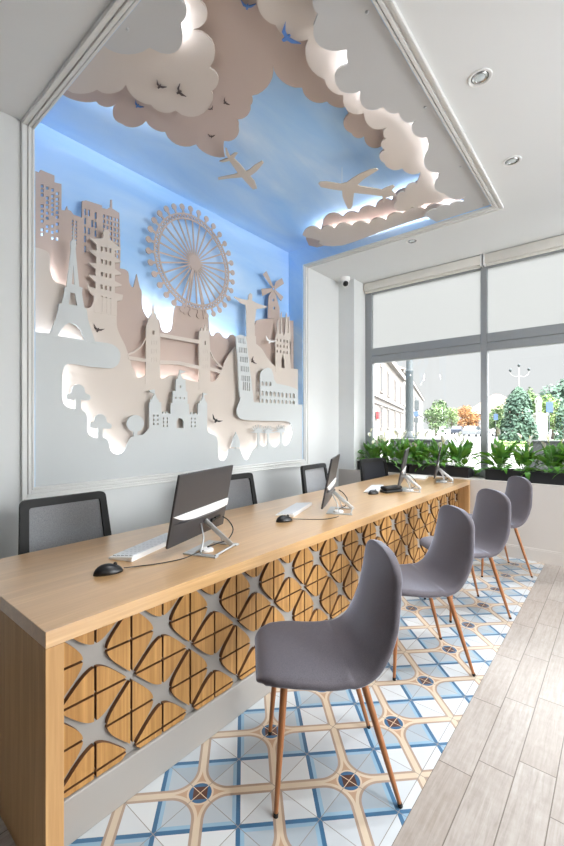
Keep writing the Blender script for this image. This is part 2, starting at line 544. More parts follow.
# ---- front window
ZTR0, ZTR1 = 2.188, 2.385                 # transom
bm = BM()
yf0, yf1 = YG - 0.035, YG + 0.045
Z0, Z1 = 0.765, ZC
box(bm, XG0, XG0 + 0.098, yf0, yf1, Z0, Z1, bev=0.006)
XM = [-1.188, 0.35, 1.9]
for x in XM:
    box(bm, x - 0.034, x + 0.034, yf0, yf1, Z0, Z1, bev=0.006)
box(bm, XR - 0.08, XR, yf0, yf1, Z0, Z1, bev=0.006)
xs = [XG0 + 0.098] + [q for x in XM for q in (x - 0.034, x + 0.034)] + [XR - 0.08]
for a, b_ in zip(xs[::2], xs[1::2]):
    box(bm, a, b_, yf0 + 0.003, yf1, Z0, Z0 + 0.07, bev=0.005)
    box(bm, a, b_, yf0 + 0.003, yf1, Z1 - 0.14, Z1, bev=0.005)
    box(bm, a, b_, yf0 + 0.001, yf1, ZTR0, ZTR0 + 0.092, bev=0.006)
    box(bm, a, b_, yf0 - 0.006, yf1, ZTR0 + 0.094, ZTR1, bev=0.006)
wf = struct('window_1', bm, M['frame'])
for a, b_ in zip(xs[::2], xs[1::2]):
    for z0, z1 in ((Z0 + 0.07, ZTR0), (ZTR1, Z1 - 0.14)):
        bm = BM(); box(bm, a, b_, YG + 0.004, YG + 0.010, z0, z1); pn_ = put('pane', bm, M['glass'], wf)
        if z0 > 2.3:
            bm = BM(); bm.faces.new([bm.verts.new(q) for q in ((a, YG + 0.003, z0), (b_, YG + 0.003, z0), (b_, YG + 0.003, z1), (a, YG + 0.003, z1))]); put('frosted_film', bm, M['film'], pn_)
# ---- side window (out of view, lets the daylight in)
bm = BM()
ys = [1.07, 2.3, 3.5, 4.75]
for y in ys: box(bm, XR + 0.06, XR + 0.14, max(1.07, y - 0.035), min(4.75, y + 0.035), 0.35, 3.0)
for a, b_ in zip(ys, ys[1:]):
    box(bm, XR + 0.062, XR + 0.138, a + 0.035, b_ - 0.035, 0.35, 0.42); box(bm, XR + 0.062, XR + 0.138, a + 0.035, b_ - 0.035, 2.93, 3.0)
ws = struct('window_2', bm, M['frame'])
for a, b_ in zip(ys, ys[1:]):
    bm = BM(); box(bm, XR + 0.098, XR + 0.104, a + 0.035, b_ - 0.035, 0.42, 2.93); put('pane', bm, M['glass'], ws)

# ---- roller blind cassettes
for i, (a, b_, lab) in enumerate(((-2.665, -1.205, 'cream roller blind cassette over the window panes left of the mullion'),
                                  (-1.165, 0.36, 'cream roller blind cassette over the window panes right of the mullion'))):
    t = thing('roller_blind', lab, 'roller blind', ((a + b_) / 2, YG - 0.07, ZC - 0.125), 0, 'blind cassettes along the window head')
    h = (b_ - a) / 2
    bm = BM(); box(bm, -h, h, -0.04, 0.034, 0.012, 0.118, bev=0.012); put('cassette', bm, M['blind'], t, True, 30)
    bm = BM(); box(bm, -h + 0.01, h - 0.01, -0.012, 0.012, -0.012, 0.0118, bev=0.004); put('bottom_bar', bm, M['blind'], t)
    bm = BM(); box(bm, h - 0.004 if i == 0 else -h - 0.012, h + 0.012 if i == 0 else -h + 0.004, -0.045, 0.03, -0.005, 0.124, bev=0.003)
    put('bracket', bm, M['whitepl'], t)

# ---- camera dome in the corner
cx, cz = -2.70, 3.15
t = thing('security_camera', 'white dome security camera in the corner beside the window', 'camera', (-2.745, YW - 0.11, ZC))
bm = BM(); lathe(bm, [(0.0, 0), (0.062, 0), (0.062, -0.03), (0.055, -0.045), (0, -0.045)], 24); put('mount', bm, M['whitepl'], t, True, 35)
bm = BM(); bmesh.ops.create_uvsphere(bm, u_segments=20, v_segments=12, radius=0.05); bmesh.ops.translate(bm, verts=bm.verts, vec=(0, 0, -0.072)); put('shell', bm, M['whitepl'], t, True)
bm = BM(); bmesh.ops.create_uvsphere(bm, u_segments=16, v_segments=10, radius=0.036); bmesh.ops.translate(bm, verts=bm.verts, vec=(0.016, -0.018, -0.086)); put('lens', bm, M['black'], t, True)

# ---- recessed downlights
def downlight(x, y, lab, first=[None]):
    if first[0] is None:
        t = thing('downlight', lab, 'ceiling light', (x, y, ZC), 0, 'recessed downlights')
        bm = BM(); lathe(bm, [(0.061, 0.0), (0.061, -0.005), (0.057, -0.007), (0.047, -0.004), (0.045, 0.0)], 40); put('trim_ring', bm, M['whitepl'], t, True, 40)
        bm = BM(); lathe(bm, [(0.0445, -0.0005), (0.0425, -0.0015), (0.041, -0.0008)], 40); put('gap_ring', bm, M['dark'], t, True)
        bm = BM(); lathe(bm, [(0.041, -0.001), (0.038, -0.006), (0.028, -0.003), (0.027, -0.001)], 40); put('inner_ring', bm, M['chrome'], t, True, 40)
        bm = BM(); lathe(bm, [(0.027, -0.001), (0.018, -0.003), (0, -0.0035)], 32); put('lens', bm, M['lens'], t, True)
        first[0] = t
    else:
        t = copy_tree(first[0]); t.location = (x, y, ZC); t['label'] = lab
downlight(-0.596, 2.434, 'round white downlight in the ceiling, largest and nearest of the row')
downlight(-0.604, 3.35, 'round white downlight in the ceiling, next one along towards the window')
def beam(x, y, e):
    l = bpy.data.lights.new('downlight_beam', 'SPOT'); l.energy = e; l.spot_size = math.radians(84); l.spot_blend = 0.9; l.shadow_soft_size = 0.035; l.color = (0.95, 0.98, 1.0)
    lo = bpy.data.objects.new('downlight_beam', l); COL.objects.link(lo); lo.location = (x, y, ZC - 0.02)
downlight(-0.60, 1.50, 'round white downlight of the near row, over the first chair, out of the photo')
for y in (1.5, 2.434, 3.35): beam(-0.6, y, 46)
beam(-1.668, 4.134, 95)
for (x, y, lab) in ((0.15, 1.2, 'added fill downlight, out of view, over the plank floor, nearest'), (0.15, 2.1, 'added fill downlight, out of view, over the plank floor, middle'), (0.15, 3.0, 'added fill downlight, out of view, over the plank floor, by the window')):  # extra unseen row, added to put more light on the floor
    downlight(x, y, lab)
    beam(x, y, 50 if y < 1.5 else 32)
downlight(-1.668, 4.134, 'small white downlight in the ceiling strip above the blind')
# unseen fill globes, added right of the view to brighten the room
for (x, y, lab) in ((1.7, 3.6, 'added fill globe, out of view, over the walkway nearest the window'), (1.9, 1.6, 'added fill globe, out of view, over the walkway, middle of the room'),
                    (2.9, 3.9, 'added fill globe, out of view, by the right hand shop window'), (3.0, 1.8, 'added fill globe, out of view, at the right, farther from the window')):
    t = thing('fill_pendant', lab, 'fill lamp', (x, y, ZC), 0, 'added fill globes')
    bm = BM(); lathe(bm, [(0, 0), (0.06, 0), (0.06, -0.02), (0.01, -0.03), (0, -0.03)], 20); put('canopy', bm, M['whitepl'], t, True, 40)
    bm = BM(); tube(bm, [(0, 0, -0.028), (0, 0, -0.96)], 0.004, 8); put('cord', bm, M['whitepl'], t)
    bm = BM(); lathe(bm, [(0, -0.95), (0.045, -0.95), (0.05, -1.0), (0, -1.0)], 20); put('socket_cap', bm, M['whitepl'], t, True, 40)
    bm = BM(); bmesh.ops.create_uvsphere(bm, u_segments=24, v_segments=14, radius=0.19); bmesh.ops.translate(bm, verts=bm.verts, vec=(0, 0, -1.18)); put('globe', bm, M['lamp'], t, True)

# ================================================================== niche: painted back, frame
bm = BM()
def q4(*ps):
    bm.faces.new([bm.verts.new(p) for p in ps])
t = thing('sky_backdrop', 'blue painted sky lining the wall and ceiling niche behind the cutouts', 'backdrop', (XB, (NY0 + NY1) / 2, NZ0))
def loc(bm, t):
    bmesh.ops.translate(bm, verts=bm.verts, vec=-t.location)
bm = BM(); box(bm, XB - 0.012, XB, NY0, NY1, NZ0, ZT); loc(bm, t); put('wall_panel', bm, M['sky'], t)
bm = BM(); box(bm, XB, NX1, NY0, NY1, ZT, ZT + 0.012); loc(bm, t); put('ceiling_panel', bm, M['sky'], t)
bm = BM()
box(bm, XB, XW - 0.001, NY1 - 0.01, NY1 - 0.0005, NZ0, ZT); box(bm, XW - 0.001, NX1, NY1 - 0.01, NY1 - 0.0005, ZC + 0.001, ZT)
box(bm, XB, XW - 0.001, NY0 + 0.0005, NY0 + 0.01, NZ0, ZT); box(bm, XW - 0.001, NX1, NY0 + 0.0005, NY0 + 0.01, ZC + 0.001, ZT)
box(bm, NX1 - 0.01, NX1 - 0.0005, NY0 + 0.01, NY1 - 0.01, ZC + 0.001, ZT)
loc(bm, t); put('side_panel', bm, M['sky'], t)

# stepped picture moulding round the niche
WB = [(0.0, 0.012, 0.026), (0.012, 0.030, 0.017), (0.030, 0.036, 0.010), (0.036, 0.054, 0.022), (0.054, 0.060, 0.010), (0.060, 0.074, 0.018)]
y0, y1, z0 = NY0 - 0.074, NY1 + 0.074, NZ0 - 0.074
bm = BM()
for a, b_, h in WB:
    e = 0.0004
    box(bm, XW, XW + h, y0 + a, y0 + b_, z0 + a, ZC - h, bev=0.002)
    box(bm, XW, XW + h, y1 - b_, y1 - a, z0 + a, ZC - h, bev=0.002)
    box(bm, XW, XW + h, y0 + b_, y1 - b_, z0 + a, z0 + b_, bev=0.002)
x1 = NX1 + 0.074
for a, b_, h in WB:
    box(bm, XW, x1 - a, y0 + a, y0 + b_, ZC - h, ZC, bev=0.002)
    box(bm, XW, x1 - a, y1 - b_, y1 - a, ZC - h, ZC, bev=0.002)
    box(bm, x1 - b_, x1 - a, y0 + b_, y1 - b_, ZC - h, ZC, bev=0.002)
struct('trim_1', bm, M['moulding'])

# ================================================================== mural cutouts
TH = 0.010
WA, WBX, WC = XW - 0.004, XW - 0.068, XW - 0.136       # faces of the three wall layers
CA, CB, CC = ZC + 0.006, ZC + 0.066, ZC + 0.132        # faces of the three ceiling layers
def wl(pts, X): return [at_x(u, v, X) for u, v in pts]
def wall_part(name, X, loops, mat, parent, px=True, th=TH):
    """loops in photo pixels put on the wall plane x = X"""
    bm = BM()
    L = [wl(l, X) if px else l for l in loops]
    plate(bm, L, lambda p, t: (t, p[0], p[1]), X, X - th)
    if parent is not None: loc(bm, parent)
    return put(name, bm, mat, parent)
def sq(cx, cy, w, h): return rect(cx - w / 2, cx + w / 2, cy - h / 2, cy + h / 2)

# ---- layer C: taupe towers, windmill, wheel
base = Vector((WC, 2.46, NZ0))
cC = thing('skyline_panel', 'taupe rear skyline board with skyscrapers and a windmill, farthest back on the wall', 'wall cutout', base)
cl = [(36.0, 172), (39, 172.4), (40.5, 169.7), (54.5, 175.5), (54.5, 182.3), (61.5, 184), (61.5, 210), (65, 210.5), (67, 206), (68, 209.8), (71, 211), (73.5, 214.6), (82, 217.5),
      (82.2, 201), (86, 200.3), (102, 205.5), (102, 208), (107, 209), (110.3, 207), (110.6, 199.6), (112, 199.8), (112.4, 208.5), (119.3, 213), (120.5, 249), (120, 268.4)]
cl += catmull([(120, 268.4), (125, 269.4), (128.5, 273), (129.3, 282), (131.8, 287)], 4)
cl += [(133.6, 287), (136.7, 274), (139.9, 287.6)]
cl += catmull([(139.9, 287.6), (141.7, 292), (142.3, 305.6), (144.8, 313), (148.5, 318), (154, 318.5), (159, 319.5), (161.4, 328), (163.5, 331.4), (167.5, 332), (171.5, 329), (173, 320), (173.7, 311.7), (176, 305.5)], 4)
cl += [(198.5, 308)]
cl += catmull([(198.5, 308), (205, 311.5), (208.5, 318), (209.4, 328), (211, 334.5), (213.5, 335.5), (217, 332), (220.4, 333), (223.6, 337.2), (227.5, 338), (230, 335), (233.7, 334.6), (238, 340), (246, 341), (252, 336), (255.5, 323)], 4)
cl += [(256.5, 320.6), (262, 319), (288.6, 317), (290, 320.6), (293.4, 320.6), (293.8, 400)]
L = wl(cl, WC) + [(NY1 - 0.03, NZ0 + 0.002), (NY0 + 0.004, NZ0 + 0.002)]
L[0] = (NY0 + 0.004, L[0][1])
holes = []
for (x, ys_) in ((42.2, (186, 190.5, 195, 206, 211, 216, 221, 229.5, 234.3)), (47.3, (188, 198, 202.5, 207, 213, 218, 226.5, 231)), (52.6, (190, 196, 200.5, 205, 209.5, 214, 226, 232, 238)), (57.2, (193.5, 199, 203.5, 208, 212.5, 217, 224, 231, 239))):
    for yy in ys_: holes.append(sq(x, yy, 2.9, 3.1))
for yy in range(7): holes.append(sq(72.7, 221 + yy * 3.6, 1.5, 2.1)); holes.append(sq(76.2, 222 + yy * 3.6, 1.5, 2.1))
for (x, ys_, h) in ((85.2, (212, 221, 230, 239, 249), 6.5), (89, (213, 231), 6.5), (92.3, (223.5,), 7), (95.7, (215.5, 225, 233.5), 6.5)):
    for yy in ys_: holes.append(sq(x, yy, 1.9, h))
for yy in range(8):
    for x in (104, 107.5, 111, 114.5, 117.6): holes.append(sq(x, 216 + (x - 104) * 0.3 + yy * 5.2, 1.7, 3.2))
bm = BM(); plate(bm, [L] + [wl(h, WC) for h in holes], lambda p, t: (t, p[0], p[1]), WC, WC - TH); loc(bm, cC); put('skyscraper_board', bm, M['cut_brown'], cC)
# windmill
wm = [(268, 318), (268.6, 296.7), (271, 292), (272.6, 288.5), (275, 292), (279.5, 308), (280, 318)]
mill = wall_part('windmill_tower', WC + 0.001, [wm, sq(273.4, 300, 1.6, 2.4), sq(274.2, 308, 1.6, 2.4)], M['cut_brown'], cC)
for bl in ([(272.6, 288.2), (263, 274.2), (266.4, 271.2), (274, 287.4)], [(274, 287.4), (276, 281.6), (282, 278), (284, 283.6), (275.2, 289.5)],
           [(274.4, 289), (283.4, 296.8), (281.2, 301), (273.8, 291)], [(273.2, 291), (262.6, 296), (261.6, 288.7), (272.6, 287.8)]):
    wall_part('windmill_blade', WC + 0.004, [bl], M['cut_brown'], cC, th=0.006)
# big wheel
wy, wz = 2.399, 2.855
wt = thing('ferris_wheel', 'taupe cutout of a giant observation wheel with round pods', 'wall cutout', (WC + 0.006, wy, wz - 0.5))
def circ(cy, cz, r, n=40): return [(cy + r * math.cos(2 * PI * k / n), cz + r * math.sin(2 * PI * k / n)) for k in range(n)]
def wheel_part(name, loops, dx=0.0, th=0.008):
    bm = BM(); plate(bm, loops, lambda p, t: (t, p[0], p[1]), WC + 0.014 + dx, WC + 0.014 + dx - th); loc(bm, wt); return put(name, bm, M['cut_brown'], wt)
RI, RO = 0.378, 0.432
wheel_part('hub', [circ(wy, wz, 0.066)], 0.001)
def bar2(bm, p, q, w, X0, X1):
    d = Vector((q[0] - p[0], q[1] - p[1])); n = Vector((-d.y, d.x)).normalized() * w / 2
    l = [(p[0] + n.x, p[1] + n.y), (q[0] + n.x, q[1] + n.y), (q[0] - n.x, q[1] - n.y), (p[0] - n.x, p[1] - n.y)]
    plate(bm, [l], lambda pp, t: (t, pp[0], pp[1]), X0, X1)
bm = BM()
for r0, r1 in ((RI, RI + 0.014), (RO - 0.014, RO)):
    plate(bm, [circ(wy, wz, r1, 72), circ(wy, wz, r0, 72)], lambda p, t: (t, p[0], p[1]), WC + 0.014, WC + 0.006)
for k in range(64):
    a0 = 2 * PI * k / 64; a1 = 2 * PI * (k + 0.5) / 64; a2 = 2 * PI * (k + 1) / 64
    P = lambda a, r: (wy + r * math.cos(a), wz + r * math.sin(a))
    bar2(bm, P(a0, RI + 0.006), P(a1, RO - 0.006), 0.008, WC + 0.0135, WC + 0.0065); bar2(bm, P(a1, RO - 0.006), P(a2, RI + 0.006), 0.008, WC + 0.0135, WC + 0.0065)
loc(bm, wt); put('rim', bm, M['cut_brown'], wt)
NSP = 28
for k in range(NSP):
    a = 2 * PI * (k + 0.3) / NSP
    bm = BM(); bar2(bm, (wy + 0.05 * math.cos(a), wz + 0.05 * math.sin(a)), (wy + (RI + 0.005) * math.cos(a), wz + (RI + 0.005) * math.sin(a)), 0.013, WC + 0.0132, WC + 0.0068)
    loc(bm, wt); put('spoke', bm, M['cut_brown'], wt)
for k in range(32):
    a = 2 * PI * (k + 0.5) / 32
    pc = (wy + (RO + 0.052) * math.cos(a), wz + (RO + 0.052) * math.sin(a))
    bm = BM(); plate(bm, [circ(pc[0], pc[1], 0.026, 18)], lambda p, t: (t, p[0], p[1]), WC + 0.014, WC + 0.006)
    bar2(bm, (wy + (RO - 0.004) * math.cos(a), wz + (RO - 0.004) * math.sin(a)), (wy + (RO + 0.034) * math.cos(a), wz + (RO + 0.034) * math.sin(a)), 0.02, WC + 0.0138, WC + 0.0062)
    loc(bm, wt); put('pod', bm, M['cut_brown'], wt)
for s in (-1, 1):
    bm = BM(); bar2(bm, (wy + s * 0.012, wz), (wy + s * 0.115, wz - 0.5), 0.02, WC + 0.0128, WC + 0.007); loc(bm, wt); put('support_leg', bm, M['cut_brown'], wt)

# ---- layer B: light beige hills with pagoda, bridge, statue, spires
cB = thing('skyline_panel', 'light beige middle skyline board with pagoda, bridge, statue and spires', 'wall cutout', (WBX, 2.46, NZ0))
bl = [(36, 247.5)] + catmull([(36, 247.5), (40, 248.4), (47.6, 251.8), (50.4, 258), (50.6, 271), (53, 278.5), (57.6, 282.8), (63.8, 284.7), (72, 292), (78, 302), (83.6, 307), (88.6, 308), (92.3, 304.5), (94.2, 299.6), (95, 296)], 4)
bl += [(97, 296), (116, 300), (117, 300)] + catmull([(117, 303), (116.7, 319), (117.2, 327), (120, 335), (125, 345), (128, 353.5), (130.5, 361), (132, 367), (135.5, 372), (136.7, 376.3), (139.8, 377.4), (144.8, 375.9), (147, 370)], 4)
bl += [(148, 340), (158, 340), (160, 372)] + catmull([(160, 375.6), (162.6, 379), (167, 377), (171, 375.2), (178, 376), (186, 379), (191, 380.6), (199, 381.4), (200, 380)], 4)
bl += [(201, 345), (208, 345), (209.6, 380)] + catmull([(210.4, 381.4), (213.4, 381.8), (217.4, 378.3), (222, 369.4), (226.6, 357.9), (231, 351.7), (236.3, 346.3), (243, 342), (245.8, 341)], 4)
bl += [(246.4, 336), (255.9, 336), (256, 343.2)] + catmull([(256, 343.7), (262, 349), (268, 358.8), (274.5, 365.6), (280, 367.6), (297.5, 369)], 4)
L = wl(bl, WBX); L[0] = (NY0 + 0.004, L[0][1]); L[-1] = (NY1 - 0.012, L[-1][1]); L += [(NY1 - 0.012, NZ0 + 0.002), (NY0 + 0.004, NZ0 + 0.002)]
bm = BM(); plate(bm, [L], lambda p, t: (t, p[0], p[1]), WBX, WBX - TH); loc(bm, cB); put('hill_board', bm, M['cut_beige'], cB)
F = WBX + 0.0015
pag = [(94, 312), (94.2, 296), (90.5, 293), (88.4, 288), (87.8, 283.4), (89.6, 287), (95.8, 288.2), (95.8, 282), (88.7, 275), (96, 275.6), (96, 269), (88.7, 262.8), (96.3, 263.2), (96.4, 256.6), (89, 250), (96.7, 250.4), (96.7, 244.4), (89.2, 237.3), (94, 238.8),
       (103, 238.2), (103.6, 235.4), (103, 232.6), (104.2, 230.4), (106.4, 229.6), (108.6, 230.6), (109.6, 233), (109, 236), (109.6, 238.8), (114, 243), (120.8, 248.4), (120.6, 249.8), (115, 250.4), (115, 256.8), (120.8, 261), (120.4, 262.6), (115, 262.8), (115, 268.6), (121.2, 273.2), (120.8, 274.8), (115, 275),
       (115, 281), (121.8, 284.6), (121.4, 286), (115, 287), (115, 293), (123, 294.8), (122.6, 299), (121, 300.8), (116.6, 301), (117, 316)]
ph = []
for r in range(4):
    for k in range(3): ph.append(sq(101.7 + k * 4.2, 248.7 + r * 12.75 + k * 0.9, 2.1, 4.3))
for k in range(3): ph.append(sq(101.6 + k * 4.2, 303.8 + k * 1.2, 2.0, 16))
wall_part('pagoda', F, [pag] + ph, M['cut_beige'], cB)
def arc_band(pts, w):
    c = catmull(pts, 5)
    return [(x, y - w / 2) for x, y in c] + [(x, y + w / 2) for x, y in reversed(c)]
t1 = [(145.6, 384), (146.2, 326), (149, 318), (150.6, 314), (151.4, 316), (153.3, 304.4), (155.2, 315), (156, 313.5), (157.4, 318.6), (159, 326.6), (160.2, 340), (160.2, 384)]
h1 = [sq(153.3, 332.6, 2.2, 4)] + [sq(151 + k * 2.4, 342.6 + r * 8.6, 1.3, 4.4) for r in range(3) for k in range(3)]
wall_part('bridge_tower', F, [t1] + h1, M['cut_beige'], cB)
t2 = [(199, 390), (199.2, 331), (200.6, 331), (201.6, 327.2), (202.6, 330.6), (204, 330.6), (205, 324.4), (206.2, 330.6), (207.2, 330.6), (208, 326.4), (209.2, 331.4), (210.2, 350), (210.4, 390)]
h2 = [sq(204.8, 343, 1.8, 3.6)] + [sq(202.6 + k * 2.1, 351.6 + r * 7.6, 1.1, 3.6) for r in range(3) for k in range(3)]
wall_part('bridge_tower', F, [t2] + h2, M['cut_beige'], cB)
for dk in ([(159.8, 333), (199.4, 340), (199.4, 343.6), (159.8, 336.6)], [(159.8, 360.2), (178.5, 361), (199.4, 365.6), (199.4, 369), (178.5, 364.4), (159.8, 364.4)],
           [(128, 355.8), (146, 358.6), (146, 361.8), (129, 359.6)], [(210, 367), (222, 370.4), (222, 373.6), (210, 370.4)]):
    wall_part('bridge_deck', F + 0.0012, [dk], M['cut_beige'], cB)
for cb in ([(128, 354.6), (135, 351.4), (141.5, 346), (146.2, 338.6)], [(210, 350), (213.4, 357.4), (218, 363.4), (223, 367.6)]):
    wall_part('bridge_cable', F + 0.0006, [arc_band(cb, 2.0)], M['cut_beige'], cB)
stt = [(247, 338), (246.3, 308), (245.5, 304.6), (240.7, 303), (238, 300), (234.7, 297.8), (234.4, 296.4), (240.7, 298.6), (245.5, 299.7), (248.4, 299.6), (248.6, 296.6), (249.2, 294.2), (250.6, 293.2), (252.2, 294.4), (252.4, 297), (252, 300.4), (256.7, 303), (263, 305.2), (267.2, 306.2), (266, 308), (256.4, 309), (254.8, 322), (255, 338)]
wall_part('statue', F, [stt], M['cut_beige'], cB)
sp = [(275.6, 372), (275.4, 338), (277, 334), (277.6, 322), (278.3, 320), (279.2, 334), (280.4, 334), (281.2, 314), (281.7, 312), (282.5, 332), (283.8, 336), (285, 332), (286.4, 314), (287, 312.6), (287.8, 333), (288.4, 333), (289, 317), (289.6, 316), (290.6, 334), (291, 372)]
sh = [sq(277.2 + k * 3.3, 340 + r * 5.6 + k * 0.5, 1.2, 2.8) for r in range(3) for k in range(5)] + [[(281.5, 368), (281.5, 360), (283, 354), (284.5, 360), (284.5, 368)]]
wall_part('cathedral_spires', F, [sp] + sh, M['cut_beige'], cB)

# ---- layer A: grey-white front board
cA = thing('skyline_panel', 'grey-white front skyline board with lattice tower, castle and arena, flush with the frame', 'wall cutout', (WA, 2.46, NZ0))
lo = [(36, 332.2), (50, 333.4), (58.8, 336), (76, 338.6), (88, 340.4)]
lo += catmull([(95.8, 341.6), (108.8, 343.4), (115, 346), (119.4, 351), (120.4, 357), (118.4, 363.8), (114, 367.4), (108.8, 368.2), (89, 366.3), (71.5, 363.8), (65.6, 365.6), (62.8, 372), (62.4, 385), (62.6, 399), (65, 405), (71.5, 408.3), (80.3, 409), (85.4, 412.6), (87.3, 418), (87.4, 429.3), (90, 435.5), (97, 437.6), (103.4, 437.4), (108.4, 441), (110, 448.8), (113.6, 453), (119.3, 454.2), (124.4, 450.8), (127.3, 444), (131, 437.5), (137, 435.2), (143, 434.6), (148, 429.6)], 4)
lo += [(149.6, 428), (206.6, 428.6)]
lo += catmull([(206.8, 429), (209, 432.6), (213, 434.2), (216.8, 437), (217.9, 444), (218.5, 455.8), (220.5, 460), (224.4, 460), (227.3, 455.8), (228.6, 449.5)], 4)
lo += [(230, 448.6), (239, 448.4)]
lo += catmull([(240, 449), (242.4, 455), (245, 459), (247.8, 459.6), (250.4, 455), (253, 450.2), (256.4, 447.4), (259, 444.2), (263.6, 446.6), (267, 444.8), (269, 441.4), (272.4, 446.2), (276.4, 446.8), (280, 443.4), (281.6, 441), (285, 445.8), (289, 443.4), (292, 437), (292.6, 429.4), (290.6, 423.6), (286, 421.4), (270, 420.9), (250, 420.3), (243, 419.4), (238.4, 416.6), (236.8, 410.6), (238, 405), (240.2, 399), (241, 392)], 4)
lo += [(252, 394), (254, 402.2), (298.4, 404.4), (301.6, 404.6)]
L = wl(lo, WA); L[0] = (NY0 + 0.001, L[0][1]); L[-1] = (NY1 - 0.002, L[-1][1]); L += [(NY1 - 0.002, NZ0 + 0.001), (NY0 + 0.001, NZ0 + 0.001)]
bm = BM(); plate(bm, [L], lambda p, t: (t, p[0], p[1]), WA, WA - TH); loc(bm, cA); put('panel_board', bm, M['cut_white'], cA)
F = WA + 0.0015
tw = [(48.9, 336), (56.3, 318), (58.2, 310.7), (58.8, 304), (62, 303.3), (64.4, 292), (64.4, 287.8), (66.5, 287), (69.4, 264.8), (71.2, 248.7), (70.6, 244), (71.4, 240.8), (73, 239.4), (73.3, 226), (73.9, 226), (74.3, 239.4), (76, 241), (76.4, 244), (75.6, 248.7), (77.4, 268.5), (79.3, 286.5), (82.6, 287.8), (82, 293.3), (84.2, 307), (86.7, 309.5), (88, 319.4), (95.8, 344), (84.6, 340), (81, 330.6), (76.2, 325), (70, 322.5), (65, 325), (60.6, 331), (57.6, 338)]
wall_part('lattice_tower', F, [tw, [(73.5, 264.8), (74.8, 284.7), (71.8, 284)], [(70.6, 292.7), (75, 293), (77.2, 305.5), (68.7, 304.3)]], M['cut_white'], cA)
def tree_cut(cx, cy, w, ybase):
    l = catmull([(cx - w * 1.0, cy + w * 0.28), (cx - w * 1.02, cy - w * 0.1), (cx - w * 0.62, cy - w * 0.28), (cx - w * 0.5, cy - w * 0.75), (cx, cy - w), (cx + w * 0.5, cy - w * 0.72), (cx + w * 0.62, cy - w * 0.24), (cx + w * 1.02, cy - w * 0.02), (cx + w * 1.0, cy + w * 0.36), (cx + w * 0.5, cy + w * 0.42), (cx + w * 0.24, cy + w * 0.34)], 4)
    l += [(cx + w * 0.24, ybase), (cx - w * 0.24, ybase)] + catmull([(cx - w * 0.24, cy + w * 0.3), (cx - w * 0.5, cy + w * 0.4), (cx - w * 1.0, cy + w * 0.28)], 4)
    return l
wall_part('tree', F, [tree_cut(78.4, 395.6, 11.4, 412)], M['cut_white'], cA)
wall_part('tree', F, [tree_cut(100.6, 424.4, 10.4, 441)], M['cut_white'], cA)
l3 = [(135.6 + 8.4 * math.cos(a), 423.4 + 8.4 * math.sin(a)) for a in [PI / 2 + 0.25 + k * (2 * PI - 0.5) / 24 for k in range(25)]]
wall_part('tree', F, [l3 + [(137, 438), (134, 438)]], M['cut_white'], cA)
cas = [(149.3, 432), (149.2, 402.6), (150.4, 402.4), (150.4, 399.4), (152, 399.4), (154.4, 393.6), (150.4, 392.2), (149, 390.4), (154.6, 389.4), (155, 393), (157.6, 399.6), (158.8, 399.8), (158.8, 402), (161.2, 402.4), (161.6, 413.6), (163, 413.6), (163, 411.8), (164.6, 411.8), (164.6, 413.6), (166.2, 413.6), (166.2, 411.8), (167.8, 411.8), (167.8, 413.6), (170.4, 413.8), (170.6, 403.2), (172.4, 403), (172.8, 391), (175.8, 390.8), (176, 379.4), (177.6, 378.6), (179.4, 372.8), (179.6, 370), (186, 371.4), (183, 373), (180.4, 373), (182.6, 378.8), (185.4, 379.8), (186, 391.4), (187.4, 391.8), (187.6, 403.6), (188.8, 404), (189.2, 414.2), (191, 414.2), (191, 412.4), (192.6, 412.4), (192.6, 414.2), (194.4, 414.2), (194.4, 412.4), (196, 412.4), (196, 414.4), (197.8, 414.4), (198, 403.6), (199.6, 403.4), (199.8, 401), (201, 400.8), (203, 396), (203, 392.6), (208, 394), (203.6, 395.6), (205.6, 401), (207.2, 403.6), (207.2, 432)]
ch = [[(176.6, 428), (176.6, 421.6), (178, 418.8), (180, 417.8), (182, 419), (183.4, 421.8), (183.4, 428)]]
for k in range(2):
    for r in range(3): ch += [sq(153.6 + k * 4, 415.6 + r * 4.2, 1.5, 2), sq(163.4 + k * 3.6, 418.4 + r * 3.8, 1.3, 1.8), sq(191.4 + k * 3.4, 418.6 + r * 3.8, 1.3, 1.8)]
ch += [sq(175.6, 397.8, 1.5, 1.8), sq(180, 398, 1.5, 1.8), sq(184.2, 398.2, 1.5, 1.8), sq(180.4, 386.6, 1.5, 2.4)]
wall_part('castle', F, [cas] + ch, M['cut_white'], cA)
# leaning tower in six drums
ltw = [(239.6, 397), (236, 335.7), (240.6, 334.6), (246, 336.6), (251.4, 381), (253.4, 398)]
lh = []
for r in range(5):
    yb = 340.4 + r * 9.4; xl = 237.2 + r * 0.75; xr = 246.2 + r * 1.05
    for k in range(5):
        xx = xl + 0.9 + (xr - xl - 1.2) * (k + 0.5) / 5; lh.append(sq(xx, yb + k * 0.2, 0.75, 5.4))
for k in range(4): lh.append(sq(243.2 + k * 2.1, 386 + k * 0.3, 0.95, 8.4))
wall_part('leaning_tower', F, [ltw] + lh, M['cut_white'], cA)
aren = [(260.3, 404.5), (260.3, 374.5), (261.6, 371), (264.4, 368.9), (268.3, 367.6), (271.4, 369), (273.2, 374), (274.2, 379.6), (276.4, 383.4), (282, 384.6), (290, 386.4), (295, 388.4), (297.8, 390), (298.4, 405.5)]
ah = []
def archw(x, y, w, h): return [(x - w / 2, y + h / 2), (x - w / 2, y - h / 4), (x, y - h / 2), (x + w / 2, y - h / 4), (x + w / 2, y + h / 2)]
for k in range(9):
    x = 262.4 + k * 4.1 * (1 - 0.006 * k); ah.append(archw(x, 393 + k * 0.35, 2.1, 5)); ah.append(archw(x, 401 + k * 0.2, 2.1, 4.6))
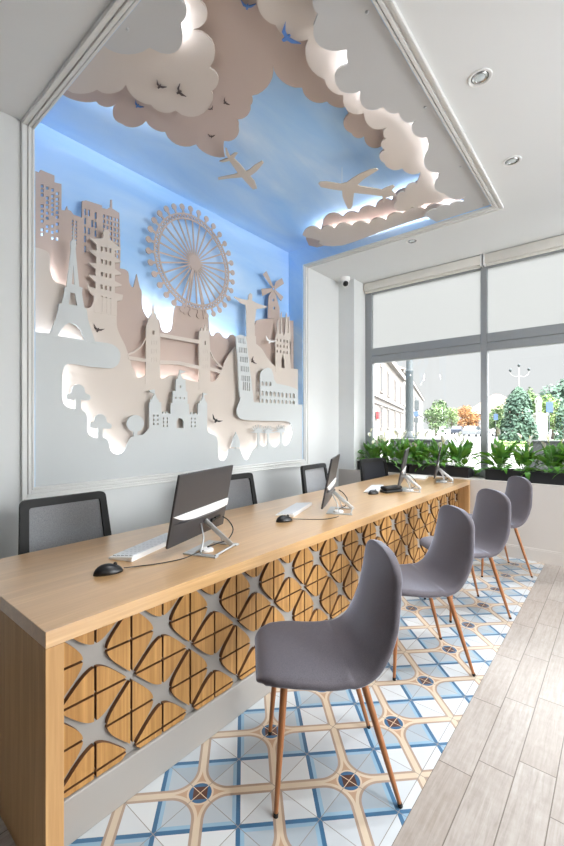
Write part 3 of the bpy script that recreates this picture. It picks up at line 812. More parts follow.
for k in range(3): ah.append(archw(262.4 + k * 3.9, 383.4 + k * 0.2, 2.0, 4.4))
wall_part('round_arena', F, [aren] + ah, M['cut_white'], cA)
# sailing ship with its sails, palms
wall_part('ship_sail', F, [catmull([(231, 447), (232.6, 441), (234.4, 436), (236, 433.4), (238.4, 437), (240, 443), (240.2, 447.6)], 4)], M['cut_white'], cA)
wall_part('ship_mast', F + 0.001, [[(235.2, 450.4), (235.6, 432), (236.2, 432), (236.6, 450.4)]], M['cut_white'], cA)
for (px_, py_, k_) in ((258.6, 431, 1.0), (268.4, 431.4, 0.9), (281.4, 430.6, 0.9)):
    l = []
    for i in range(9):
        a = PI * (0.05 + 0.9 * i / 8)
        r1 = 8.5 * k_
        l.append((px_ + r1 * math.cos(PI - a), py_ - r1 * 0.75 * math.sin(a) + (2.2 if i in (0, 8) else 0)))
        if i < 8:
            a2 = PI * (0.05 + 0.9 * (i + 0.5) / 8); l.append((px_ + 3.4 * k_ * math.cos(PI - a2), py_ - 2.6 * k_ * math.sin(a2) + 1.0))
    l += [(px_ + 0.9, py_ + 2), (px_ + 1.2, py_ + 18), (px_ - 1.2, py_ + 18), (px_ - 0.9, py_ + 2)]
    wall_part('palm', F, [l], M['cut_white'], cA)

# ---- ceiling layers
def cl_(pts, Z): return [at_z(u, v, Z) for u, v in pts]
def ceil_part(name, Z, loop, mat, parent, th=TH, holes=()):
    bm = BM(); plate(bm, [loop] + list(holes), lambda p, t: (p[0], p[1], t), Z, Z + th); loc(bm, parent); return put(name, bm, mat, parent)
E0 = 0.012
def bumps(pts, side=-1, n=7):
    """round cloud bumps between cusps (x, y, bulge of the segment that starts here)"""
    out = []
    for (x0, y0, b), (x1, y1, _) in zip(pts, pts[1:]):
        dx, dy = x1 - x0, y1 - y0
        for s in range(n):
            t = s / n; h = b * side * (4 * t * (1 - t)) ** 0.8
            out.append((x0 + dx * t + dy * h, y0 + dy * t - dx * h))
    out.append(tuple(pts[-1][:2])); return out
def ceil_bumps(pts, Z, side=-1): return cl_(bumps(pts, side), Z)
def ceil_loop(pts, Z, cusp=36, n=6):
    P = cl_(pts, Z); P = catmull(P, n, cusp)
    return P
XE = NX1 - E0; YE = NY0 + E0
def clampP(P, ymax=None):
    return [(max(XW - 0.2, min(XE, x)), max(YE, min(NY1 - 0.015, y))) for x, y in P]
cC1 = [(62, 94, .1), (96, 101.5, .2), (116, 104.4, .3), (122, 124, .2), (146, 121, .14), (165, 132, .22), (196, 144.4, .14), (225, 157, -.05), (224, 141, .3), (238.6, 126, .25), (233.6, 118.7, .28), (250.8, 105, .2), (251, 96, .22), (272.6, 64, .2), (302, 87.7, .25), (327, 101.5, .15), (345, 107, 0), (349, 114, .35), (351.5, 133.4, .25), (364, 136.4, .32), (382, 146, .2), (410, 160, .1), (425, 170, 0), (440, 172, 0)]
P = clampP(ceil_bumps(cC1, CC)); P[0] = (P[0][0], YE); P.append((XE, P[-1][1])); P.append((XE, YE))
ccT = thing('cloud_panel', 'taupe rear cloud board on the ceiling around the blue sky opening', 'ceiling cutout', (-1.6, 2.3, CC))
ceil_part('cloud_board', CC, P, M['cut_brown'], ccT)
cC2 = [(306, 239, .2), (321, 231, .1), (322, 225.5, .34), (343, 216.8, .2), (358, 213.2, .25), (375, 207.8, .25), (392, 200.6, .2), (408, 189, .15), (440, 180, .1), (455, 190, 0), (480, 200, 0)]
P = clampP(ceil_bumps(cC2, CC, 1)); P.append((XE, P[-1][1]))
P.append((XE, NY1 - 0.03)); e_ = clampP(cl_([(440, 222), (400, 232), (360, 241), (330, 246), (317, 247.5), (309, 245.5)], CC)); P += e_
ccF = thing('cloud_panel', 'taupe rear cloud strip on the ceiling along the window end of the niche', 'ceiling cutout', (-1.6, 3.5, CC))
ceil_part('cloud_board', CC, P, M['cut_brown'], ccF)
cB1 = [(68, 91, .12), (97, 89.6, .22), (126, 84.6, .16), (151, 104.6, .2), (175.5, 110.4, .28), (211.8, 102, .15), (211.5, 91.5, .34), (209.6, 68, .32), (192.5, 30, .36), (200, 0, .1), (200, -30, .3), (252, -30, 0), (257.4, 0, .18), (275.5, 25, .2), (308, 39.4, .22), (325, 79.5, .2), (343.4, 95, .32), (364, 113.3, .32), (388, 127, .32), (386, 139, .38), (384.5, 150, .38), (384, 163, .22), (402, 168.5, .2), (421, 172.2, 0), (416.6, 184, .28), (405, 192, .32), (397, 201, .45), (400, 211, .1), (412, 207, .15), (425, 203, .1), (445, 199, 0), (466, 194, 0), (480, 193, 0)]
P = clampP(ceil_bumps(cB1, CB)); P[0] = (P[0][0], YE); P.append((XE, P[-1][1])); P.append((XE, YE))
cbT = thing('cloud_panel', 'light beige middle cloud board on the ceiling with birds cut into it', 'ceiling cutout', (-1.6, 2.3, CB))
ceil_part('cloud_board', CB, P, M['cut_beige'], cbT)
cB2 = [(302.6, 235, .3), (321, 230, .26), (334.7, 229, .26), (351.7, 226.4, .24), (368.7, 224.8, .26), (385.7, 220.6, .24), (403, 214.4, .2), (425, 209.8, .2), (446, 207, .1), (462, 204, 0), (480, 203, 0)]
P = clampP(ceil_bumps(cB2, CB, 1)); P.append((XE, P[-1][1])); P.append((XE, NY1 - 0.02))
P += clampP(cl_([(450, 211), (424, 217.4), (410, 221.6), (381.5, 231.6), (353.8, 242), (343, 245.4), (332.5, 246.4), (324, 245.8), (318.6, 243), (320, 240.6), (312, 238.4), (306, 237.4)], CB))
cbF = thing('cloud_panel', 'long light beige cloud board on the ceiling by the window end, below the big airplane', 'ceiling cutout', (-1.6, 3.6, CB))
ceil_part('cloud_board', CB, P, M['cut_beige'], cbF)
cA1 = [(102, 44, .18), (149.4, 47.6, .5), (180.6, 23.6, .25), (181, 0, .1), (182, -30, 0), (240, -75, 0), (300, -30, .1), (312.8, 0, .12), (318, 13.8, .42), (346.8, 49.8, .05), (348, 64, .34), (340.4, 90.6, .14), (360, 91, .4), (383.4, 107, .22), (399, 112.5, .32), (416, 120.5, .34), (418, 136.6, .1), (427, 137, .1), (429, 144, .05), (428, 151, .4), (439, 173, .05), (438, 178.5, .42), (444.3, 193.4, .22), (465.4, 195.8, .2), (464, 202, .15), (450, 205.5, .12), (436, 209, .1), (424, 215.6, 0)]
P = clampP(ceil_bumps(cA1, CA)); P[0] = (P[0][0], YE - 0.008); P += [(P[-1][0] + 0.05, NY1 - 0.01), (XE + 0.008, NY1 - 0.01), (XE + 0.008, YE - 0.008)]
caT = thing('cloud_panel', 'grey-white front cloud board on the ceiling, level with the moulding', 'ceiling cutout', (-1.6, 2.3, CA))
ceil_part('cloud_board', CA, P, M['cut_ceil'], caT)
bm = BM()
for (u, v) in ((127.6, 29), (367, 12), (425, 107), (460.5, 166.6), (483.6, 204.8)):
    x, y = at_z(u, v, CA)
    bm = BM(); lathe(bm, [(0.0, -0.006), (0.008, -0.005), (0.009, 0.0)], 12, (x, y, CA)); loc(bm, caT); put('fixing_stud', bm, M['silver'], caT, True)

# ---- airplanes and birds
def flat_thing(name, lab, cat, loop, plane, at, mat, group=None, th=0.008, cusp=None, n=1):
    """loop in photo pixels; plane 'x' or 'z'"""
    bm = BM()
    if plane == 'z':
        plate(bm, [cl_(loop, at)], lambda p, t: (p[0], p[1], t), at, at + th)
    else:
        plate(bm, [wl(loop, at)], lambda p, t: (t, p[0], p[1]), at, at - th)
    return put_at(name, bm, mat, lab, cat, group)
pl1 = [(256, 185.4), (257, 188.6), (253, 189.6), (250, 186.6), (243, 178.8), (241.6, 177.4), (228, 178.6), (218.4, 180), (218, 178.2), (226, 176.4), (234.6, 174.6), (238, 173.4), (234, 167.6), (229.4, 161), (222.6, 162.4), (219.4, 161.6), (225.4, 159.4), (228.4, 158.6), (226, 155), (225.2, 148.4), (226.6, 149), (230, 156.6), (234.4, 153.4), (237.6, 153.4), (234, 158.6), (240, 164.4), (246, 171.6), (249.4, 170), (255, 165.4), (262, 161.4), (263.6, 163), (260, 167.4), (256, 172), (250, 176.4), (254.4, 181)]
flat_thing('airplane', 'small beige airplane cutout flying out of the left cloud across the blue', 'airplane', pl1, 'z', CB + 0.035, M['plane'], 'airplane cutouts')
pl2 = [(318.4, 184), (320, 182.4), (326, 182), (341, 184.4), (347, 182.8), (352, 179), (360, 174.2), (370, 170), (376.4, 168.8), (378.4, 170), (372, 174), (364, 179), (357.4, 185), (360, 186.4), (382, 190), (387, 187.6), (393, 185.6), (395, 187), (391.6, 190.4), (394.6, 193.4), (396.6, 196.6), (391.4, 196.4), (386, 198), (384, 203), (382.6, 202), (382.4, 196.6), (370, 194.6), (354, 193), (353.2, 199), (352.4, 206), (351, 209), (348, 209.4), (345, 203), (342.6, 197), (342, 190.8), (330, 189), (321, 187.2)]
flat_thing('airplane', 'large beige airplane cutout on a thread under the sky, near the window end', 'airplane', pl2, 'z', CB - 0.03, M['plane'], 'airplane cutouts')
px_, py_ = at_z(342, 186, CB - 0.022)
bm = BM(); tube(bm, [(px_, py_, CB - 0.022), (px_, py_, ZT)], 0.0016, 6); put_at('hanging_thread', bm, M['whitepl'], 'thin thread holding the large airplane under the sky', 'thread')
def bird(lab, c, r, a, plane, at, mat, th=0.004):
    """spread wings: c centre px, r half span px, a tilt deg"""
    s, k = math.sin(math.radians(a)), math.cos(math.radians(a))
    B0 = [(-1, -0.55), (-0.45, -0.12), (-0.12, -0.02), (-0.05, -0.2), (0.06, -0.2), (0.1, -0.02), (0.5, -0.2), (1, -0.45), (0.55, 0.08), (0.16, 0.22), (0.1, 0.5), (-0.1, 0.5), (-0.14, 0.2), (-0.55, 0.14)]
    return flat_thing('bird', lab, 'bird', [(c[0] + r * (x * k - y * s), c[1] + r * (x * s + y * k)) for x, y in B0], plane, at, mat, 'bird cutouts', th)
DB, BZ, CZ = M['bird'], CB - 0.012, CC - 0.012
bird('dark bird gliding on the left beige cloud, left of a pair', (160, 86), 6.4, 35, 'z', BZ, DB)
bird('dark bird with steep wings on the left beige cloud, right of a pair', (180, 92), 7.4, 62, 'z', BZ, DB)
bird('small dark bird on the taupe cloud above the small airplane', (225.6, 102.6), 4.4, 55, 'z', CZ, DB)
bird('tiny dark bird at the right edge of the left beige cloud', (211.4, 108.6), 3.2, -40, 'z', BZ, DB)
bird('tiny dark bird low on the taupe cloud left of the small airplane', (211.4, 136.6), 3.4, 5, 'z', CZ, DB)
M['bird_blue'] = plain('blue_bird_board', (88, 132, 200), 0.7)
bird('blue bird at the lower left where beige and taupe clouds meet', (138, 105.6), 5.6, 40, 'z', CC - 0.012, M['bird_blue'])
bird('large blue bird between the taupe and the pale right cloud', (288, 37), 13.5, 52, 'z', CB - 0.012, M['bird_blue'])
bird('pale blue bird at the top edge of the taupe cloud', (247.6, 6), 8, 12, 'z', CC - 0.012, M['bird_blue'])
bird('dark bird over the castle, right of its towers', (216.6, 420), 6.2, 30, 'x', WA + 0.012, M['black'])
bird('small dark bird on the beige hill right of the leaning tower', (253.4, 361), 4.2, 62, 'x', WBX + 0.012, DB)
bird('white bird flying left of the cathedral spires', (270.4, 340.6), 6.2, 22, 'x', WBX + 0.02, M['bird_white'])
bird('thin dark bird on the beige board below the pagoda', (98.4, 329), 6.2, 22, 'x', WBX + 0.012, DB)

# ---- hidden light tape between the boards
def led(lab, pts, plane, at, r=0.006, mat='led'):
    P = [((at,) + tuple(at_x(u, v, at))) if plane == 'x' else (tuple(at_z(u, v, at)) + (at,)) for u, v in pts]
    bm = BM(); tube(bm, P, r, 6)
    return put_at('light_tape', bm, M[mat], lab, 'light strip', 'light tapes behind the cutouts')
XA1 = WA - TH - 0.010; XB1 = WBX - TH - 0.012; XC1 = WC - TH - 0.012
led('light tape behind the front board below the trees', [(58, 372), (57.6, 402), (64, 412), (78, 415), (83, 420), (84, 436), (92, 443), (102, 444), (107, 455), (119, 460), (130, 454)], 'x', XA1)
led('light tape behind the front board below the ship and palms', [(207, 434), (213, 441), (214, 458), (222, 466), (232, 463), (248, 465), (258, 453), (275, 452), (290, 450), (293.5, 438), (294, 427)], 'x', XA1)
led('light tape behind the front board at the foot of the lattice tower', [(38.5, 339), (60, 342.5), (86, 347)], 'x', XA1)
led('light tape behind the beige board at the left hill', [(47, 262), (46.6, 274), (50, 283), (57, 289), (66, 292)], 'x', XB1)
led('light tape behind the beige board under the bridge', [(130, 380), (148, 383), (170, 383), (200, 388), (216, 388)], 'x', XB1)
led('light tape behind the taupe board at the foot of the sky', [(140, 300), (143, 314), (149, 323), (157, 326), (160, 336), (168, 337), (176, 334), (177, 312)], 'x', XC1, mat='led_sky')
led('light tape behind the taupe board left of the statue', [(205, 322), (208, 337), (216, 339.5), (226, 343.5), (240, 345)], 'x', XC1, mat='led_sky')
led('light tape behind the taupe board inside the left tower', [(38, 243), (50, 246), (62, 250)], 'x', XC1, mat='led_sky')
ZA1 = CA + TH + 0.010; ZB1 = CB + TH + 0.012; ZC1 = CC + TH + 0.012
led('light tape above the front cloud board at its right edge', [(330, 36), (352, 46), (354, 66), (346, 82), (366, 86), (372, 102), (392, 104), (404, 111), (422, 116), (424, 132), (434, 140), (436, 152), (433, 166), (444, 171), (443, 186), (458, 193), (470, 196), (466, 203), (452, 208)], 'z', ZA1)
led('light tape above the taupe cloud along its left edge', [(72, 84), (94, 88), (114, 90), (124, 108), (147, 108), (170, 119), (196, 130)], 'z', ZC1, mat='led_sky')
led('light tape above the front cloud board at its top left', [(177, 46), (178, 34), (174, 22), (178, 10)], 'z', ZA1)
led('light tape above the beige cloud strip by the window', [(330, 232), (352, 230), (372, 228), (390, 222.5), (410, 217), (430, 212), (452, 207)], 'z', ZB1)
led('light tape above the taupe cloud strip by the window', [(318, 239), (328, 226), (345, 221.6), (360, 218), (376, 213), (392, 206), (406, 197), (424, 189)], 'z', ZC1, mat='led_sky')

# ================================================================== counter
D = 0.756
CX0, CX1, CY0, CY1 = -2.10, -1.251, 0.462, 4.706
ct = thing('reception_counter', 'long pale oak reception counter with a relief of cut wooden diamonds on its front', 'counter', ((CX0 + CX1) / 2, (CY0 + CY1) / 2, 0))
M['oakacross'] = oak('oak_counter_upright', (196, 152, 104), (224, 188, 140), 2, rough=0.45)
bm = BM(); box(bm, CX0, CX1, CY0, CY1, D - 0.048, D, bev=0.0012, seg=1); loc(bm, ct); put('counter_top', bm, M['oaktop'], ct)
for a, b_ in ((CY0, CY0 + 0.05), (CY1 - 0.05, CY1)):
    bm = BM(); box(bm, CX0, CX1, a, b_, 0, D - 0.0485, bev=0.0012, seg=1); loc(bm, ct); put('end_panel', bm, M['oakend'], ct)
PY0, PY1, PZ0, PZ1 = CY0 + 0.0505, CY1 - 0.0505, 0.0, D - 0.049
PX = -1.380
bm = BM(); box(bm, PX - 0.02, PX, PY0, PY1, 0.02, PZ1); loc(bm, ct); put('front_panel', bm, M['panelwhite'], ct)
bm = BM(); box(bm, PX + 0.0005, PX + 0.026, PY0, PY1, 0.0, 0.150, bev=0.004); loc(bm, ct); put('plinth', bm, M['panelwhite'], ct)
def clip(poly, k, lim, sign):
    out = []
    n = len(poly)
    for i in range(n):
        p, q = poly[i], poly[(i + 1) % n]
        a, b = sign * (p[k] - lim), sign * (q[k] - lim)
        if a >= 0: out.append(p)
        if (a >= 0) != (b >= 0):
            t = a / (a - b); out.append((p[0] + (q[0] - p[0]) * t, p[1] + (q[1] - p[1]) * t))
    return out
def quarter(sy, sz, tall):
    """one of the four blocks of a diamond; pointed along z when tall, along y otherwise"""
    g = 0.0042
    pts = [(g, 0.112), (0.006, 0.1115), (0.043, 0.0745)]
    p0, p1, p2 = (0.043, 0.0745), (0.0900, 0.0275), (0.0900, g)
    for i in range(1, 7):
        t = i / 6
        pts.append(tuple((1 - t) ** 2 * p0[k] + 2 * t * (1 - t) * p1[k] + t * t * p2[k] for k in (0, 1)))
    pts.append((g, g))
    if not tall: pts = [(b, a) for a, b in pts]
    return [(a * sy, b * sz) for a, b in pts]
PIT = 0.2627
ntile = 0
for j, (zr, y_0, tall) in enumerate(((0.6965, 0.658, False), (0.566, 0.7895, True), (0.4355, 0.658, False), (0.305, 0.7895, True), (0.1745, 0.658, False))):
    for k in range(-1, 17):
        yc = y_0 + PIT * k
        if yc < PY0 - 0.1 or yc > PY1 + 0.1: continue
        bm = BM(); any_ = False
        for sy in (-1, 1):
            for sz in (-1, 1):
                q = [(a + yc, b + zr) for a, b in quarter(sy, sz, tall)]
                for (ax, lim, sg) in ((0, PY0 + 0.002, 1), (0, PY1 - 0.002, -1), (1, 0.153, 1), (1, PZ1 - 0.002, -1)):
                    q = clip(q, ax, lim, sg) if q else q
                if len(q) < 3: continue
                ar = abs(sum(q[i][0] * q[(i + 1) % len(q)][1] - q[(i + 1) % len(q)][0] * q[i][1] for i in range(len(q)))) / 2
                if ar < 2e-5: continue
                q = clean(q)
                plate(bm, [q], lambda p, t: (t, p[0], p[1]), PX + 0.018, PX + 0.0003); any_ = True
        if any_:
            loc(bm, ct); bm.normal_update()
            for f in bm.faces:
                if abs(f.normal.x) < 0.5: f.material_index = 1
            put('wood_block', bm, [M['tilewood'], M['cutedge']], ct); ntile += 1
        else: bm.free()

# ================================================================== upholstered chairs
def bake(o):
    dg = bpy.context.evaluated_depsgraph_get(); dg.update()
    me = bpy.data.meshes.new_from_object(o.evaluated_get(dg)); o.modifiers.clear(); old = o.data; o.data = me; me.name = o.name
    bpy.data.meshes.remove(old)
    for p in me.polygons: p.use_smooth = True
def interp(tab, t):
    for (a, va), (b, vb) in zip(tab, tab[1:]):
        if t <= b:
            k = (t - a) / (b - a) if b > a else 0
            k = k * k * (3 - 2 * k) if False else k
            return va + (vb - va) * k
    return tab[-1][1]
prof = catmull([(0.222, 0.434), (0.212, 0.452), (0.17, 0.464), (0.09, 0.462), (0.0, 0.453), (-0.07, 0.453), (-0.122, 0.470), (-0.160, 0.504), (-0.187, 0.555), (-0.208, 0.62), (-0.228, 0.695), (-0.247, 0.775), (-0.261, 0.832), (-0.268, 0.870)], 5)
prof = [(x + 0.048, z) for x, z in prof]
NP = len(prof)
def shell_bm():
    bm = BM()
    hw = [(0, 0.150), (0.03, 0.184), (0.08, 0.211), (0.16, 0.226), (0.3, 0.230), (0.42, 0.229), (0.52, 0.228), (0.62, 0.224), (0.72, 0.215), (0.83, 0.202), (0.90, 0.190), (0.94, 0.180), (0.97, 0.165), (0.987, 0.146), (1.0, 0.112)]
    lift = [(0, 0.0), (0.1, 0.0), (0.3, 0.001), (0.42, 0.004), (0.52, 0.018), (0.7, 0.034), (0.85, 0.026), (0.95, 0.012), (1.0, 0.004)]
    NV = 13
    # arclength
    s = [0]
    for a, b in zip(prof, prof[1:]): s.append(s[-1] + math.hypot(b[0] - a[0], b[1] - a[1]))
    rows = []
    for i, (x, z) in enumerate(prof):
        t = s[i] / s[-1]
        a = prof[max(i - 1, 0)]; b = prof[min(i + 1, NP - 1)]
        d = Vector((b[0] - a[0], b[1] - a[1])).normalized()
        n = Vector((-d.y, d.x))            # towards the sitter: up over the seat, forward on the back
        if n.y < 0 and t < 0.4: n = -n
        w = interp(hw, t); lf = interp(lift, t)
        if t > 0.87: w = max(0.035, 0.196 * (1 - ((t - 0.87) / 0.13) ** 2.5) ** 0.42)
        row = []
        for k in range(NV):
            v = -1 + 2 * k / (NV - 1)
            h = lf * (abs(v) * w / 0.21) ** 2.6
            row.append(bm.verts.new((x + n.x * h * -1 if False else x + (-n.x if False else n.x) * h, v * w, z + n.y * h)))
        rows.append(row)
    for r0, r1 in zip(rows, rows[1:]):
        for k in range(NV - 1): bm.faces.new((r0[k], r0[k + 1], r1[k + 1], r1[k]))
    return bm
def make_chair(lab):
    t = thing('upholstered_chair', lab, 'chair', (0, 0, 0), 0, 'grey upholstered chairs along the counter')
    bm = shell_bm()
    sh = put('seat_shell', bm, M['fabric'], None, True)
    md = sh.modifiers.new('s', 'SOLIDIFY'); md.thickness = 0.034; md.offset = 0.0
    md = sh.modifiers.new('u', 'SUBSURF'); md.levels = 2; md.render_levels = 2
    bake(sh); sh.parent = t
    # piping line under the rim is part of the shell; metal plate and legs below
    bm = BM(); box(bm, -0.06, 0.15, -0.11, 0.11, 0.414, 0.434, bev=0.006); put('underframe', bm, M['blackmat'], t)
    for sx in (1, -1):
        for sy in (1, -1):
            bm = BM()
            top = Vector((0.185 if sx > 0 else -0.095, 0.145 * sy, 0.436)); bot = Vector((0.218 * sx, 0.188 * sy, 0.012))
            tube(bm, [top, top.lerp(bot, 0.5), bot], [0.0135, 0.0115, 0.0078], 14)
            lg = put('leg', bm, M['copper'], t, True, 40)
            bm = BM(); d = (bot - top).normalized(); tube(bm, [bot - d * 0.002, bot + d * 0.012], [0.0088, 0.0086], 14)
            put('foot_cap', bm, M['rubber'], lg, True, 40)
    return t
ch0 = make_chair('grey upholstered chair nearest the camera, in front of the counter')
def aim(dx, dy): return math.atan2(dy, dx)
ch0.location = (-0.885, 1.352, 0); ch0.rotation_euler = (0, 0, aim(-0.715, -0.70))
for (x, y, dx, dy, lab) in ((-0.893, 2.322, -0.715, -0.70, 'grey upholstered chair second from the camera, behind the nearest one'),
                            (-0.875, 3.166, -0.69, -0.72, 'grey upholstered chair third from the camera, between two others'),
                            (-0.890, 4.200, -0.78, -0.63, 'grey upholstered chair farthest along, closest to the planters at the window')):
    c_ = copy_tree(ch0); c_.location = (x, y, 0); c_.rotation_euler = (0, 0, aim(dx, dy)); c_['label'] = lab

# ================================================================== office chairs behind the counter
def rrect(w0, w1, h0, h1, r, n=5):
    """tapered rounded rectangle: half width w0 at h0, w1 at h1"""
    P = [(-w0, h0), (w0, h0), (w1, h1), (-w1, h1)]; out = []
    for i in range(4):
        p = Vector(P[i]); a = (Vector(P[i - 1]) - p).normalized(); b = (Vector(P[(i + 1) % 4]) - p).normalized()
        s, e = p + a * r, p + b * r
        for k in range(n + 1):
            t = k / n; out.append(tuple((1 - t) ** 2 * s + 2 * t * (1 - t) * p + t * t * e))
    return out
def make_office(lab, net):
    t = thing('office_chair', lab, 'office chair', (0, 0, 0), 0, 'office chairs behind the counter')
    tl = 0.16
    def pl(p, d): return (-0.235 + d - (p[1] - 0.5) * tl, p[0], p[1])
    bm = BM(); plate(bm, [rrect(0.252, 0.222, 0.50, 0.955, 0.03), rrect(0.205, 0.186, 0.545, 0.915, 0.015)], pl, 0.014, -0.014)
    fr = put('back_frame', bm, M['blackmat'], t)
    bm = BM(); plate(bm, [rrect(0.208, 0.189, 0.542, 0.918, 0.012)], pl, 0.003, -0.003); put('backrest_net', bm, net, t)
    bm = BM(); box(bm, -0.23, 0.24, -0.24, 0.24, 0.435, 0.495, bev=0.025, seg=3); put('seat', bm, M['blackmat'], t, True, 40)
    bm = BM(); tube(bm, [(-0.05, 0, 0.42), (-0.25, 0, 0.42), (-0.272, 0, 0.50), (-0.268, 0, 0.62)], 0.018, 10); put('back_support', bm, M['black'], t, True, 40)
    bm = BM(); lathe(bm, [(0, 0.44), (0.07, 0.435), (0.06, 0.40), (0.026, 0.39), (0.026, 0.22), (0.036, 0.215), (0.036, 0.10), (0, 0.10)], 20); put('gas_column', bm, M['black'], t, True, 40)
    for k in range(5):
        a = 2 * PI * k / 5 + 0.3; c_, s_ = math.cos(a), math.sin(a)
        bm = BM(); tube(bm, [(0.03 * c_, 0.03 * s_, 0.12), (0.15 * c_, 0.15 * s_, 0.105), (0.285 * c_, 0.285 * s_, 0.072)], [0.026, 0.022, 0.014], 10)
        lg = put('base_leg', bm, M['black'], t, True, 40)
        bm = BM(); px, py = 0.285 * c_, 0.285 * s_
        for o in (-0.014, 0.014): tube(bm, [(px - s_ * (o - 0.009), py + c_ * (o - 0.009), 0.030), (px - s_ * (o + 0.009), py + c_ * (o + 0.009), 0.030)], 0.0295, 16)
        put('caster', bm, M['black'], lg, True, 40)
    return t
oc = make_office('black framed mesh office chair at the near end of the counter, leftmost', M['net'])
oc.location = (-2.04 - 0.02, 0.975, 0)
for (x, y, rz, lab, net) in ((-2.06, 2.215, -0.04, 'mesh office chair half hidden behind the largest monitor', None), (-2.06, 3.37, 0.06, 'mesh office chair behind the second monitor from the left', None),
                             (-1.965, 4.36, -0.22, 'dark mesh office chair in front of the left window planter', 1)):
    c_ = copy_tree(oc); c_.location = (x, y, 0); c_.rotation_euler = (0, 0, rz); c_['label'] = lab
    if net:
        for q in c_.children:
            if q.name.startswith('backrest_net'):
                q.data = q.data.copy(); q.data.materials[0] = M['netdark']

# ================================================================== desk things
def make_monitor(lab):
    t = thing('monitor', lab, 'monitor', (0, 0, 0), 0, 'all-in-one monitors on the counter')
    W, H, tl = 0.49, 0.33, 0.196
    R = Matrix.Translation((-0.10, 0.03, 0.051)) @ Matrix.Rotation(tl, 4, 'Y')
    # panel in its own frame: y across, z up, +x is the back
    bm = BM(); box(bm, -0.006, 0.006, -W / 2, W / 2, 0, H, bev=0.003, mat4=None)
    for v in bm.verts: v.co = R @ v.co
    pn = put('panel', bm, M['screenback'], t)
    bm = BM(); box(bm, -0.0072, -0.0061, -W / 2 + 0.008, W / 2 - 0.008, 0.02, H - 0.008); 
    for v in bm.verts: v.co = R @ v.co
    put('screen', bm, M['screen'], pn)
    # bulging lower back
    bm = BM(); n = 12; rows = []
    for zz, th, wf in ((0.006, 0.004, 0.99), (0.03, 0.012, 0.985), (0.07, 0.018, 0.975), (0.105, 0.0195, 0.965)):
        row = []
        for k in range(n + 1):
            y = (-1 + 2 * k / n)
            row.append(bm.verts.new(R @ Vector((0.0061 + th * (1 - abs(y) ** 3) + 0.0004, y * W / 2 * wf, zz))))
        rows.append(row)
    for a, b in zip(rows, rows[1:]):
        for k in range(n): bm.faces.new((a[k], a[k + 1], b[k + 1], b[k]))
    base = [bm.verts.new(R @ Vector((0.0061, (-1 + 2 * k / n) * W / 2 * 0.965, 0.105))) for k in range(n + 1)]
    for k in range(n): bm.faces.new((rows[-1][k], rows[-1][k + 1], base[k + 1], base[k]))
    put('rear_housing', bm, M['screenback'], pn, True, 40)
    # white curved strip
    bm = BM(); l = []
    for k in range(13): y = -1 + 2 * k / 12; l.append((y * W / 2 * 0.975, 0.146 + 0.004 * y))
    for k in range(13): y = 1 - 2 * k / 12; l.append((y * W / 2 * 0.975, 0.140 - 0.036 * (1 - max(0, -y) ** 3) + 0.010 * max(0, y) ** 3))
    plate(bm, [l], lambda p, q: (q, p[0], p[1]), 0.013, 0.0062)
    for v in bm.verts: v.co = R @ v.co
    put('rear_strip', bm, M['whitepl'], pn)
    bm = BM(); box(bm, 0.018, 0.030, 0.10, 0.155, 0.062, 0.078, bev=0.003); box(bm, 0.018, 0.036, 0.06, 0.09, 0.058, 0.076, bev=0.003)
    for v in bm.verts: v.co = R @ v.co
    put('cable_plug', bm, M['black'], pn)
    # easel stand
    st = BM(); box(st, -0.085, 0.085, -0.115, -0.085, 0, 0.007, bev=0.002); box(st, -0.085, 0.085, 0.085, 0.115, 0, 0.007, bev=0.002); box(st, -0.085, -0.045, -0.085, 0.085, 0, 0.007, bev=0.002)
    tube(st, [(0.075, -0.10, 0.008), (0.075, 0.10, 0.008)], 0.005, 8)
    put('stand_base', st, M['silver'], t)
    bm = BM()
    a = Vector((-0.056, 0.03, 0.128)); b = Vector((0.078, 0.055, 0.012))
    R2 = (b - a); L = R2.length; mat = Matrix.Translation((a + b) / 2) @ R2.to_track_quat('Z', 'Y').to_matrix().to_4x4()
    box(bm, -0.004, 0.004, -0.0125, 0.0125, -L / 2, L / 2, bev=0.004, mat4=None)
    for v in bm.verts: v.co = mat @ v.co
    put('stand_arm', bm, M['silver'], t, True, 35)
    bm = BM()
    for s in (-1, 1): tube(bm, [(-0.060, 0.03 + 0.03 * s, 0.118), (-0.02, 0.03 + 0.07 * s, 0.062), (0.0, 0.10 * s, 0.008)], 0.0036, 8)
    put('stand_brace', bm, M['silver'], t, True)
    bm = BM(); tube(bm, catm3([(-0.030, 0.155, 0.122), (0.0, 0.165, 0.10), (0.03, 0.155, 0.06), (0.025, 0.11, 0.022), (0.0, 0.04, 0.016), (-0.012, -0.02, 0.016)]), 0.0032, 8)
    put('power_cable', bm, M['black'], t, True)
    bm = BM(); lathe(bm, [(0, 0.013), (0.028, 0.012), (0.033, 0.007), (0.033, 0.0)], 20, (-0.012, -0.03, 0.001)); put('cable_puck', bm, M['whitepl'], t, True, 40)
    return t
def catm3(P, n=6):
    P = [Vector(p) for p in P]; out = []
    for i in range(len(P) - 1):
        p0, p1, p2, p3 = P[max(i - 1, 0)], P[i], P[i + 1], P[min(i + 2, len(P) - 1)]
        for s in range(n):
            t = s / n
            out.append(0.5 * (2 * p1 + (p2 - p0) * t + (2 * p0 - 5 * p1 + 4 * p2 - p3) * t * t + (3 * p1 - p0 - 3 * p2 + p3) * t ** 3))
    out.append(P[-1]); return out
mon = make_monitor('dark monitor seen from behind at the near end of the counter, the largest')
